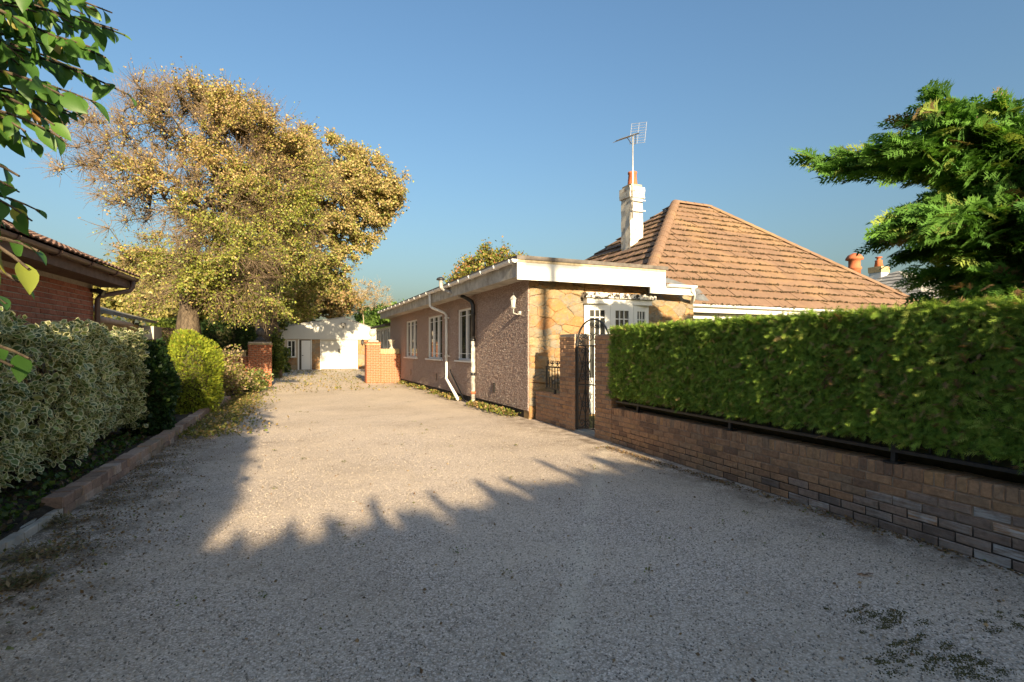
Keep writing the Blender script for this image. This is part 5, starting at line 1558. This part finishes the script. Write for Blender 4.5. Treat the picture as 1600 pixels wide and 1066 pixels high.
L2 = [(470, 250, 27.3, 2.4, 1.6, 1), (540, 262, 26.8, 2.0, 1.1, 1), (585, 275, 26.6, 1.6, .9, 1.1), (618, 300, 26.4, 1.0, .55, 1.2), (575, 315, 26.5, 1.6, .9, 1.1), (592, 292, 26.3, 1.2, .8, 1.6), (550, 300, 26.6, 1.8, 1.2, 1.2), (480, 350, 26.9, 1.8, 1.3, 1.0), (525, 335, 26.8, 2.5, 1.7, 1), (430, 320, 27.8, 2.7, 2.0, .9), (588, 345, 26.6, 1.1, .6, 1.2), (495, 415, 26.8, 2.0, 1.5, 1.1),
      (556, 385, 26.6, 1.0, .7, 1.2), (405, 430, 27.8, 2.2, 1.4, 1.1), (470, 475, 27.3, 1.2, .8, 1.3), (370, 470, 28, 1.5, .9, 1.1), (440, 450, 25.8, 1.4, .9, 1.2)]
big_tree('tree', 'broad tan and olive autumn sycamore spreading right above the white garage', T2, [.72, .62, .56, .50, .40, .30], L2, 10, 140000, 13500, (.080, .140), pal2, 102, twigL=(.25, .6), tw_r=.009)

def bg_tree(label, px_, base_t, lobes, leaves, size, cols, seed, name='tree', cat='tree', trunk_r=.18, bark=BARK, per=9, twigs=1500):
    rng = np.random.default_rng(seed)
    b = at(px_, HOR, base_t)
    top = at(lobes[0][0], lobes[0][1], lobes[0][2])
    tp = [(b.x, b.y, 0), (b.x, b.y, 1.2), (b.x * .7 + top.x * .3, b.y * .7 + top.y * .3, min(2.0, top.z * .6))]
    t = thing(name, label, cat, tp[0])
    gnarled(tp, [trunk_r, trunk_r * .8, trunk_r * .6], 8, .08, seed).build('trunk', bark, t, True)
    tg, lob = lobes_to_points(lobes, rng, per)
    nodes, par, r, tips = grow(tp, [trunk_r, trunk_r * .8, trunk_r * .6], tg, rng, .6)
    V, F = wood_mesh(nodes, par, r, len(tp), 5, 3)
    link('limbs', np_mesh('limbs', V, F), t, (bark,))
    k = rng.choice(tips, twigs); p0 = nodes[k]; p1 = p0 + unit(twigs, rng) * rng.uniform(.2, .7, (twigs, 1)) + np.array([0, 0, .1])
    V, F = seg_tubes(p0, p1, np.full(twigs, .009), np.full(twigs, .004), 3)
    link('twigs', np_mesh('twigs', V, F), t, (bark,))
    if leaves:
        k = rng.choice(twigs, leaves); s = rng.random((leaves, 1))
        P = p0[k] * (1 - s) + p1[k] * s + rng.normal(0, .12, (leaves, 3))
        D = unit(leaves, rng) + np.array([0, 0, -.15])
        V, F, C, _ = scatter(LF_V, LF_F, P, frames(D, rng.uniform(-3, 3, leaves)), rng.uniform(*size, leaves), mixcol(leaves, cols, rng))
        link('crown', np_mesh('crown', V, F, C), t, (LEAF,))
    return t
bg_tree('pale yellow leafed tree behind the outbuilding and lattice on the left', 205, 30, [(190, 455, 30, 2.6, 1.6, 1), (245, 430, 31, 1.8, 1.6, 1), (230, 480, 29, 2.2, 1.0, 1)], 16000, (.16, .28), [(.34, .29, .10, 4), (.27, .25, .07, 3), (.15, .16, .04, 2)], 201)
bg_tree('mixed olive tree seen in the gap between the two big trunks', 365, 34, [(350, 470, 34, 3.0, 1.8, 1), (400, 500, 36, 2.5, 1.6, 1), (330, 505, 34, 2.2, 1.3, 1)], 13000, (.16, .28), [(.06, .09, .022, 4), (.13, .15, .035, 2), (.22, .20, .05, 1)], 202)
bg_tree('pale bare branched tree behind the garage roof', 560, 52, [(565, 460, 52, 3.0, 1.6, .9), (530, 480, 52, 2.5, 1.2, .9), (590, 470, 52, 1.8, 1.4, .8)], 900, (.1, .2), [(.30, .22, .1, 1)], 203, bark=PALEBARK, per=5, twigs=2200)
bg_tree('golden brown leafy tree to the left behind the garage', 490, 50, [(495, 465, 50, 3.4, 2.2, 1), (530, 470, 50, 2.6, 1.8, 1), (462, 480, 50, 2.6, 1.8, 1)], 15000, (.18, .3), [(.30, .20, .09, 3), (.24, .20, .07, 2), (.14, .15, .04, 1)], 204)
bg_tree('bright green feathery tree between the garage and the bungalow', 600, 56, [(600, 500, 56, 2.0, 1.2, 1.4), (585, 495, 57, 1.8, 1.3, 1.4), (618, 490, 55, 1.6, 1.2, 1.4), (570, 505, 57, 1.6, .9, 1)], 11000, (.2, .34), [(.09, .17, .03, 4), (.14, .22, .045, 2)], 205)
bg_tree('round olive and orange tree showing above the flat roof gutter', 760, 33, [(762, 425, 33, 2.0, 1.05, 1.2), (735, 440, 33, 1.8, .9, 1), (795, 415, 33, 1.5, 1.0, 1.1), (715, 455, 33, 1.3, .7, .8), (770, 395, 33, 1.6, .35, .35)], 13000, (.10, .19), [(.20, .20, .035, 4), (.13, .16, .03, 3), (.32, .20, .07, 2), (.34, .15, .07, .5)], 206)
# clipped and loose shrubs in the middle distance
p = at(352, 545, 24)
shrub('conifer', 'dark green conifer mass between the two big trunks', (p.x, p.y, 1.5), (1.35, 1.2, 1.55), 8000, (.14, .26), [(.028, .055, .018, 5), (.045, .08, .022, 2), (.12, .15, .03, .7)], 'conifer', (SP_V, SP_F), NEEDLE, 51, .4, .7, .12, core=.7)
p = at(268, 545, 20)
shrub('shrub', 'rounded light green shrub behind the lattice panel', (p.x, p.y, 1.75), (.9, .8, .85), 5000, (.08, .15), [(.13, .18, .03, 4), (.18, .22, .04, 2), (.07, .10, .02, 2)], seed=52, core=.7)
p = at(436, 580, 33)
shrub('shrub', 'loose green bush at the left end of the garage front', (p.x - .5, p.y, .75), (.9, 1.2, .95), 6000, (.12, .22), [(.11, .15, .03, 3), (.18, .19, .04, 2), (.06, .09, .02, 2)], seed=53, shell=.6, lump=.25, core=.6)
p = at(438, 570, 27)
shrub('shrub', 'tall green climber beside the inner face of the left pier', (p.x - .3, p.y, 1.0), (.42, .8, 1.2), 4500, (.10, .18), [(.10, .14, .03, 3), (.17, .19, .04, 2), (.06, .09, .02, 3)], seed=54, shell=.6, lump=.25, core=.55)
p = at(412, 600, 23.0)

# distant skyline of trees so that the ground does not run bare to the horizon
rng = np.random.default_rng(77); n = 26000
ax_ = rng.uniform(-110, 150, n); P = np.stack([ax_, 95 + 14 * np.sin(ax_ * .13) + rng.normal(0, 3, n), np.abs(rng.normal(0, 2.0, n)) + (1.2 + 1.0 * np.sin(ax_ * .31) + .6 * np.sin(ax_ * .83)) * rng.random(n)], 1)
V, F, C, _ = scatter(LF_V, LF_F, P, frames(unit(n, rng)), rng.uniform(.5, 1.1, n), mixcol(n, [(.06, .085, .03, 3), (.10, .11, .04, 2), (.16, .13, .06, 1)], rng))
o = link('far_woodland', np_mesh('far_woodland', V, F, C), None, (LEAF,)); tag(o, 'low far belt of trees closing the horizon', 'woodland', kind='stuff')

# ================================================================== NEAR TREE at the top left
nt = thing('cherry_tree', 'near cherry tree whose glossy green leaves hang into the top left corner', 'tree', (-2.4, 1.5, 0))
wood = MB()
wood.tube([(-2.4, 1.5, 0), (-2.38, 1.52, 1.2), (-2.3, 1.6, 2.1), (-2.05, 1.8, 3.0)], [.11, .09, .075, .05], 10)
def near_leaf(seed):
    r = random.Random(seed); n = 7; V = []
    prof = [0, .55, .9, 1, .85, .5, 0.02]
    curl = r.uniform(.05, .35); w = r.uniform(.22, .30)
    for i in range(n):
        y = i / (n - 1); hw = w * prof[i]; z = -curl * y * y
        V += [(-hw, y, z + hw * .35), (0, y, z), (hw, y, z + hw * .35)]
    F = []
    for i in range(n - 1):
        a = i * 3
        F += [(a, a + 1, a + 4, a + 3), (a + 1, a + 2, a + 5, a + 4)]
    F.append((0, 1, 2))
    m = MB().add(V, F).mesh('leaf', True); m.materials.append(NEARLEAF); return m
NL = [near_leaf(k) for k in range(6)]
rn = random.Random(3)
leafs = []
def near_twig(a, b, sag, nl, size=(.075, .115)):
    a, b = Vector(a), Vector(b); pts = []
    for k in range(8):
        s = k / 7; pts.append(a.lerp(b, s) + Vector((0, 0, sag * math.sin(s * math.pi * .8) - sag * s * .6)))
    wood.tube(pts, [.007 * (1 - .7 * k / 7) + .0012 for k in range(8)], 5, False)
    for i in range(nl):
        s = .12 + .88 * (i + rn.random() * .6) / nl; k = min(int(s * 7), 6)
        p = pts[k].lerp(pts[k + 1], min(1, s * 7 - k)); d = (pts[k + 1] - pts[k]).normalized()
        out = d * .75 + Vector((rn.gauss(0, .4), rn.gauss(0, .4), -.55 + rn.gauss(0, .28)))
        leafs.append((p, out.normalized(), rn.uniform(*size)))
TW = [((-90, -70), (150, -25), 2.3, 9), ((-90, -40), (175, 20), 2.2, 12), ((-90, -10), (195, 55), 2.25, 14), ((-90, 25), (165, 90), 2.1, 14), ((-90, 50), (205, 150), 2.2, 16), ((-90, 80), (130, 110), 2.35, 13), ((-90, 110), (150, 160), 2.1, 13),
      ((-90, 140), (85, 165), 2.2, 12), ((-90, 160), (95, 215), 2.0, 11), ((-90, 190), (60, 225), 2.3, 10), ((-90, 20), (60, 20), 2.0, 11), ((-90, 60), (70, 70), 2.1, 11), ((-90, -60), (90, -10), 2.1, 11), ((-90, -90), (60, 5), 2.4, 9), ((-90, 90), (45, 130), 2.4, 10),
      ((-90, 300), (62, 330), 2.2, 8), ((-90, 270), (30, 300), 2.1, 6), ((-90, 335), (25, 352), 2.3, 5), ((-120, 385), (60, 392), 1.35, 6), ((-120, 360), (45, 420), 1.25, 5), ((-120, 420), (30, 440), 1.3, 4), ((-130, 245), (30, 275), 1.5, 5),
      ((-130, 545), (46, 560), 1.35, 4), ((-130, 575), (20, 572), 1.3, 2), ((-130, 460), (10, 475), 1.3, 2), ((-90, -30), (120, 40), 2.35, 13), ((-90, 10), (110, 70), 2.0, 14), ((-90, 45), (140, 120), 2.3, 14), ((-90, 100), (100, 150), 2.0, 13), ((-90, 130), (70, 190), 2.3, 12), ((-90, -70), (60, -10), 1.9, 9), ((-90, 170), (40, 205), 2.0, 9), ((-90, 290), (50, 345), 2.0, 7), ((-90, 0), (50, 45), 1.9, 10)]
for q in range(16):
    y0 = rn.uniform(-60, 190); TW.append(((-90, y0), (rn.uniform(30, 185) * (1 - .45 * max(0, y0) / 190), y0 + rn.uniform(25, 75)), rn.uniform(2.0, 2.6), rn.randint(9, 14)))
for (a, b, t, nl) in TW:
    A, B = at(a[0], a[1], t * 1.02), at(b[0], b[1], t)
    near_twig(A, B, .05, nl, (.065, .115) if t > 1.6 else (.06, .085))
    wood.tube([(-2.2 + rn.uniform(-.1, .2), 1.7, 2.4 + rn.uniform(-.3, .5)), A.lerp(Vector((-2.1, 1.8, 2.7)), .4) + Vector((0, 0, .12)), A], [.02, .014, .007], 6, False)
wood.build('trunk', BARK, nt)
rn.shuffle(leafs)
more = leafs[300:]
for (p, d, s) in leafs[:300]:
    M = frames(np.array([tuple(d)]), np.array([rn.gauss(0, .7)]))[0]
    e = Matrix([list(M[0]), list(M[1]), list(M[2])]).to_euler()
    o = link('leaf', rn.choice(NL), nt, (), p, e); o.scale = (s, s, s)
tv = np.array([v.co[:] for v in NL[2].vertices]); tf = np.array([[v for v in p.vertices] if len(p.vertices) == 4 else list(p.vertices) + [p.vertices[0]] for p in NL[2].polygons if len(p.vertices) == 4])
V, F, _, _ = scatter(tv, tf, np.array([tuple(q[0]) for q in more]), frames(np.array([tuple(q[1]) for q in more]), np.random.default_rng(3).normal(0, .7, len(more))), np.array([q[2] for q in more]))
NEARB = mat_leaf('cherry_leaf_dark', 0.40, 0.48, 0.35, 1.5, [(0.0, (0.055, 0.135, 0.025)), (1.0, (0.06, 0.14, 0.026))])
link('foliage', np_mesh('foliage', V, F, smooth=True), nt, (NEARB,))['kind'] = 'stuff'
# the rest of its crown stands left of the frame
rng = np.random.default_rng(15); n = 4300
P, d = blob_points(n * 2, (-2.15, 1.7, 3.15), (1.45, 1.5, 1.35), rng, .8, .2, 1.5, 4)
xc = P[:, 0] * CY - P[:, 1] * SY; zc = P[:, 0] * SY + P[:, 1] * CY
P = P[~((zc > .05) & (xc / np.maximum(zc, .05) > -1.03))]
P = P[np.linalg.norm(P - np.array([0, 0, 1.5]), axis=1) > .9][:n]
V, F, C, _ = scatter(LF_V, LF_F, P, frames(unit(len(P), rng) + np.array([0, 0, -.5])), rng.uniform(.07, .11, len(P)), mixcol(len(P), [(.035, .08, .018, 3), (.05, .11, .02, 2)], rng))
o = link('foliage', np_mesh('foliage', V, F, C), nt, (LEAF,)); o['kind'] = 'stuff'

# ================================================================== what throws the long shadows: growth along the road behind
def road_tree(label, x, y, h, rx, seed, n=5200, pw=.6, lead=0):
    rng = np.random.default_rng(seed)
    t = thing('roadside_conifer', label, 'conifer', (x, y, 0), 'roadside conifers behind the viewer')
    z = h * rng.random(n) ** .8; rad = rx * np.clip((1.03 - z / h), .02, 1) ** pw * np.sqrt(rng.random(n)); a = rng.uniform(0, 6.28, n)
    P = np.stack([x + rad * np.cos(a), y + rad * np.sin(a), z + .1], 1)
    D = np.stack([np.cos(a), np.sin(a), rng.uniform(.4, 1.6, n)], 1) + unit(n, rng) * .4
    sz = rng.uniform(.22, .42, n) if lead == 0 else rng.uniform(.14, .26, n)
    if lead:
        m_ = 90; f = rng.random(m_)
        lx, ly = rng.uniform(-.22, .02), rng.uniform(-.1, .1)
        L_ = np.stack([x + lx * f + rng.normal(0, .035, m_) * (1.1 - f), y + ly * f + rng.normal(0, .035, m_) * (1.1 - f), h - .12 + (lead + .12) * f], 1)
        P = np.concatenate([P, L_]); D = np.concatenate([D, np.array([0, 0, .8]) + unit(m_, rng) * .6]); sz = np.concatenate([sz, rng.uniform(.07, .13, m_)]); n += m_
    V, F, C, _ = scatter(SP_V * np.array([1.6, 1, 1]), SP_F, P, frames(D), sz, mixcol(n, [(.03, .06, .015, 1)], rng))
    link('crown', np_mesh('crown', V, F, C), t, (NEEDLE,))
    MB().tube([(x, y, 0), (x, y, h * .9)], [.14, .03], 7).build('trunk', BARK, t)
el = math.tan(SUN_EL)
k = 0
rnx = random.Random(77)
xs = list(np.arange(-3.6, -1.5, .65)) + [-1.62] + [q + rnx.uniform(-.08, .08) for q in np.arange(-1.3, 4.6, .24)] + [4.75]
for x in xs:
    x = float(x)
    y = -7.5 + .5 * math.sin(k * 2.1)
    if x < -1.5: reach, rr, nn = 9.3, .8, 1100
    elif x < -.35: reach, rr, nn = 3.6 + .3 * math.sin(k * 3.1), .25, 420
    elif x < 4.7: reach, rr, nn = 3.75 + .30 * x + rnx.uniform(-.25, .25) + .15 * math.sin(x * 2.2), rnx.uniform(.20, .28), 420
    else: reach, rr, nn = 5.5 + (x - 4.7) * .2, .7, 1000
    road_tree('dark roadside conifer behind the viewer shading the near gravel', x, y, (reach - y) * el, rr, 300 + k, nn, .5, 0 if nn > 900 else rnx.uniform(.12, .42)); k += 1
for q in np.arange(-1.6, 5.0, .5):
    q = float(q); reach = 3.35 + .30 * q if q > -.4 else 3.3
    road_tree('dark roadside conifer behind the viewer shading the near gravel', q, -8.3 + .2 * math.sin(k), (reach + 8.3) * el, .5, 300 + k, 1150, .35); k += 1
tp = thing('telegraph_pole', 'wooden telegraph pole by the road behind the viewer', 'telegraph pole', (4.18, -10, 0))
MB().tube([(4.18, -10, 0), (4.18, -10, 9.6)], [.13, .095], 12).build('pole', BARK, tp, True)
MB().box(3.5, 4.86, -10.06, -9.94, 8.9, 9.0).build('crossarm', BARK, tp)

# ================================================================== GROUND LITTER
rng = np.random.default_rng(9)
# loose chippings near the camera
n = 42000
t_ = 2.2 + 8.0 * rng.random(n) ** 1.25; u_ = rng.uniform(-1.05, 1.05, n)
P = np.stack([(u_ * CY + SY) * t_, (-u_ * SY + CY) * t_, np.full(n, .002)], 1)
ok = (P[:, 0] < 4.4) & (P[:, 0] > -1.9); P = P[ok]; n = len(P)
cv = rng.choice([.18, .32, .42, .52], n, p=[.25, .35, .28, .12])
c = np.stack([cv * 1.12, cv * .97, cv * .80], 1)
V, F, C, _ = scatter(_ov, _of, P, frames(unit(n, rng)), rng.uniform(.004, .009, (n, 3)), c)
t = NT('loose_chippings'); a = t.n('ShaderNodeAttribute'); a.attribute_name = 'Col'; CHIP = t.fin(a.outputs['Color'], .9, None, .2)
o = link('gravel_chippings', np_mesh('gravel_chippings', V, F, C), None, (CHIP,)); tag(o, 'loose grey chippings on the near drive', 'gravel', kind='stuff')
# moss in the gravel bottom right
cent = [gnd(1340, 960), gnd(1395, 975), gnd(1430, 1010), gnd(1480, 1020), gnd(1540, 1040), gnd(1395, 1040), gnd(1590, 975)]
P = []
for c0 in cent:
    for _ in range(9):
        cx, cy, w = c0.x + rng.normal(0, .10), c0.y + rng.normal(0, .055), rng.uniform(.008, .030)
        for _ in range(int(2600 * w)): P.append((cx + rng.normal(0, w * 1.3), cy + rng.normal(0, w * .7), .001))
P = np.array(P); n = len(P)
V, F, _, _ = scatter(oct_v, oct_f, P, frames(unit(n, rng)), rng.uniform(.002, .006, (n, 3)))
o = link('moss', np_mesh('moss', V, F), None, (MOSSG,)); tag(o, 'dark green moss specks in the gravel at the lower right', 'moss', kind='stuff')
# fallen leaves and twig scraps
def litter(n, xf, yf, size, cols, label, name='leaf_litter', tall=.012, cat='litter', tpl=None, rise=.0, seed=0):
    rng = np.random.default_rng(seed + 500)
    x, y = xf(rng, n), yf(rng, n)
    P = np.stack([x, y, rng.uniform(.004, tall, n)], 1)
    D = unit(n, rng) * np.array([1, 1, .35]) + np.array([0, 0, rise])
    tv, tf = tpl or (LF_V, LF_F)
    V, F, C, _ = scatter(tv, tf, P, frames(D, rng.normal(0, .6, n)), rng.uniform(*size, n), mixcol(n, cols, rng))
    V[:, 2] = np.maximum(V[:, 2], .003)
    o = link(name, np_mesh(name, V, F, C), None, (LEAF,)); tag(o, label, cat, kind='stuff'); return o
BROWN = [(.16, .10, .055, 4), (.24, .155, .08, 3), (.30, .21, .11, 2), (.16, .17, .05, .7)]
litter(900, lambda r, n: r.uniform(-1.6, 4.2, n), lambda r, n: 1.5 + 10 * r.random(n) ** 1.4, (.012, .03), BROWN, 'brown leaf scraps scattered over the gravel drive', seed=1)
litter(5200, lambda r, n: -1.72 + np.abs(r.normal(0, .38, n)), lambda r, n: r.choice([4.2, 4.9, 5.6, 6.6, 7.4, 8.3, 9.6, 10.6, 11.6], n) + r.normal(0, .45, n), (.010, .03), BROWN, 'brown leaf litter drifted against the left brick edging', seed=2, tall=.03)
litter(4200, lambda r, n: -1.25 + r.normal(0, .35, n), lambda r, n: r.uniform(10, 19, n), (.03, .08), [(.20, .19, .05, 3), (.28, .20, .08, 3), (.12, .14, .03, 2)], 'yellowing weeds spilling over the edging near the golden conifer', 'weeds', .08, 'weeds', rise=.7, seed=3)
litter(2200, lambda r, n: BX - .05 - np.abs(r.normal(0, .16, n)), lambda r, n: r.choice([10.9, 11.4, 11.9, 12.4, 12.9, 14.8, 15.6, 17, 19, 20.5, 22.3], n) + r.normal(0, .22, n), (.03, .085), [(.20, .20, .04, 3), (.30, .20, .09, 3), (.12, .15, .03, 2)], 'dry weeds along the foot of the pebbledash wall', 'weeds', .10, 'weeds', rise=.8, seed=4)
litter(1500, lambda r, n: on_wall(3).x - .02 - np.abs(r.normal(0, .09, n)), lambda r, n: r.uniform(1.3, 6.8, n), (.012, .035), BROWN, 'brown leaf scraps at the foot of the right brick wall', seed=5)
litter(1500, lambda r, n: r.normal(1.2, 1.9, n), lambda r, n: r.uniform(19, 38, n), (.04, .10), [(.22, .19, .06, 3), (.30, .22, .10, 3), (.14, .15, .04, 2)], 'thin dry grass growing in the far drive', 'weeds', .05, 'weeds', rise=.6, seed=6)
litter(2600, lambda r, n: kerb_x(6) - .15 - np.abs(r.normal(0, .35, n)), lambda r, n: r.uniform(3.4, 9.8, n), (.03, .07), [(.06, .11, .02, 4), (.10, .14, .03, 2), (.12, .08, .04, 2)], 'green ground weeds in the shaded bed under the variegated hedge', 'weeds', .22, 'weeds', rise=.7, seed=7)
tc = np.random.default_rng(88); TC = np.stack([tc.uniform(-1.2, 4.0, 40), 1.9 + 13 * tc.random(40) ** 1.1], 1)
def tuft(axis): return lambda r, n: TC[np.arange(n) % len(TC), axis] + np.random.default_rng(axis + 5).normal(0, 1, n) * (.012 + .05 * (np.arange(n) % len(TC) / len(TC)) ** 2)
litter(800, tuft(0), tuft(1), (.007, .020), [(.17, .19, .05, 3), (.22, .17, .08, 3), (.10, .12, .03, 2)], 'tiny tufts of weed and moss dotted over the gravel drive', 'weeds', .03, 'weeds', rise=.5, seed=8)
# pulled weed heaps, each its own thing
for i, (px_, py_, r_, lab) in enumerate([(60, 868, .20, 'larger heap of pulled dried weeds at the lower left edging'), (75, 818, .13, 'middle heap of pulled dried weeds beside the concrete edging'), (40, 912, .10, 'smallest heap of dried weeds on the gravel at the left frame edge')]):
    c0 = gnd(px_, py_); rng = np.random.default_rng(600 + i); n = 420
    P = np.stack([c0.x + rng.normal(0, r_ * .6, n), c0.y + rng.normal(0, r_ * .6, n), np.abs(rng.normal(0, .022, n)) + .006], 1)
    V, F, C, _ = scatter(LF_V * np.array([.6, 1.4, 1]), LF_F, P, frames(unit(n, rng) * np.array([1, 1, .5])), rng.uniform(.018, .045, n), mixcol(n, [(.20, .16, .09, 3), (.32, .24, .13, 3), (.16, .17, .06, 2)], rng))
    t = thing('weed_heap', lab, 'weeds', tuple(c0), 'pulled weed heaps')
    link('stalks', np_mesh('stalks', V, F, C), t, (LEAF,))['kind'] = 'stuff'
# the one big curled leaf
c0 = gnd(1352, 899)
m = MB()
n = 7; V = []
for i in range(n):
    y = i / (n - 1); hw = .28 * [0, .6, .95, 1, .8, .45, .03][i]
    V += [(-hw, y - .5, .16 * hw * 3 + .1 * math.sin(y * 3)), (0, y - .5, .06 + .06 * math.sin(y * 3)), (hw, y - .5, .02)]
F = []
for i in range(n - 1):
    a = i * 3; F += [(a, a + 1, a + 4, a + 3), (a + 1, a + 2, a + 5, a + 4)]
V = [Vector((c0.x + .10 * y * 1.0 + x * .03, c0.y - .04 * y + x * .08, .004 + z * .10)) for x, y, z in V]
o = m.add(V, F).build('fallen_leaf', mat_simple('dead_leaf', (0.20, 0.09, 0.04), (0.30, 0.15, 0.07), 30, .7, .2)); tag(o, 'single curled brown leaf lying on the grey gravel', 'leaf')
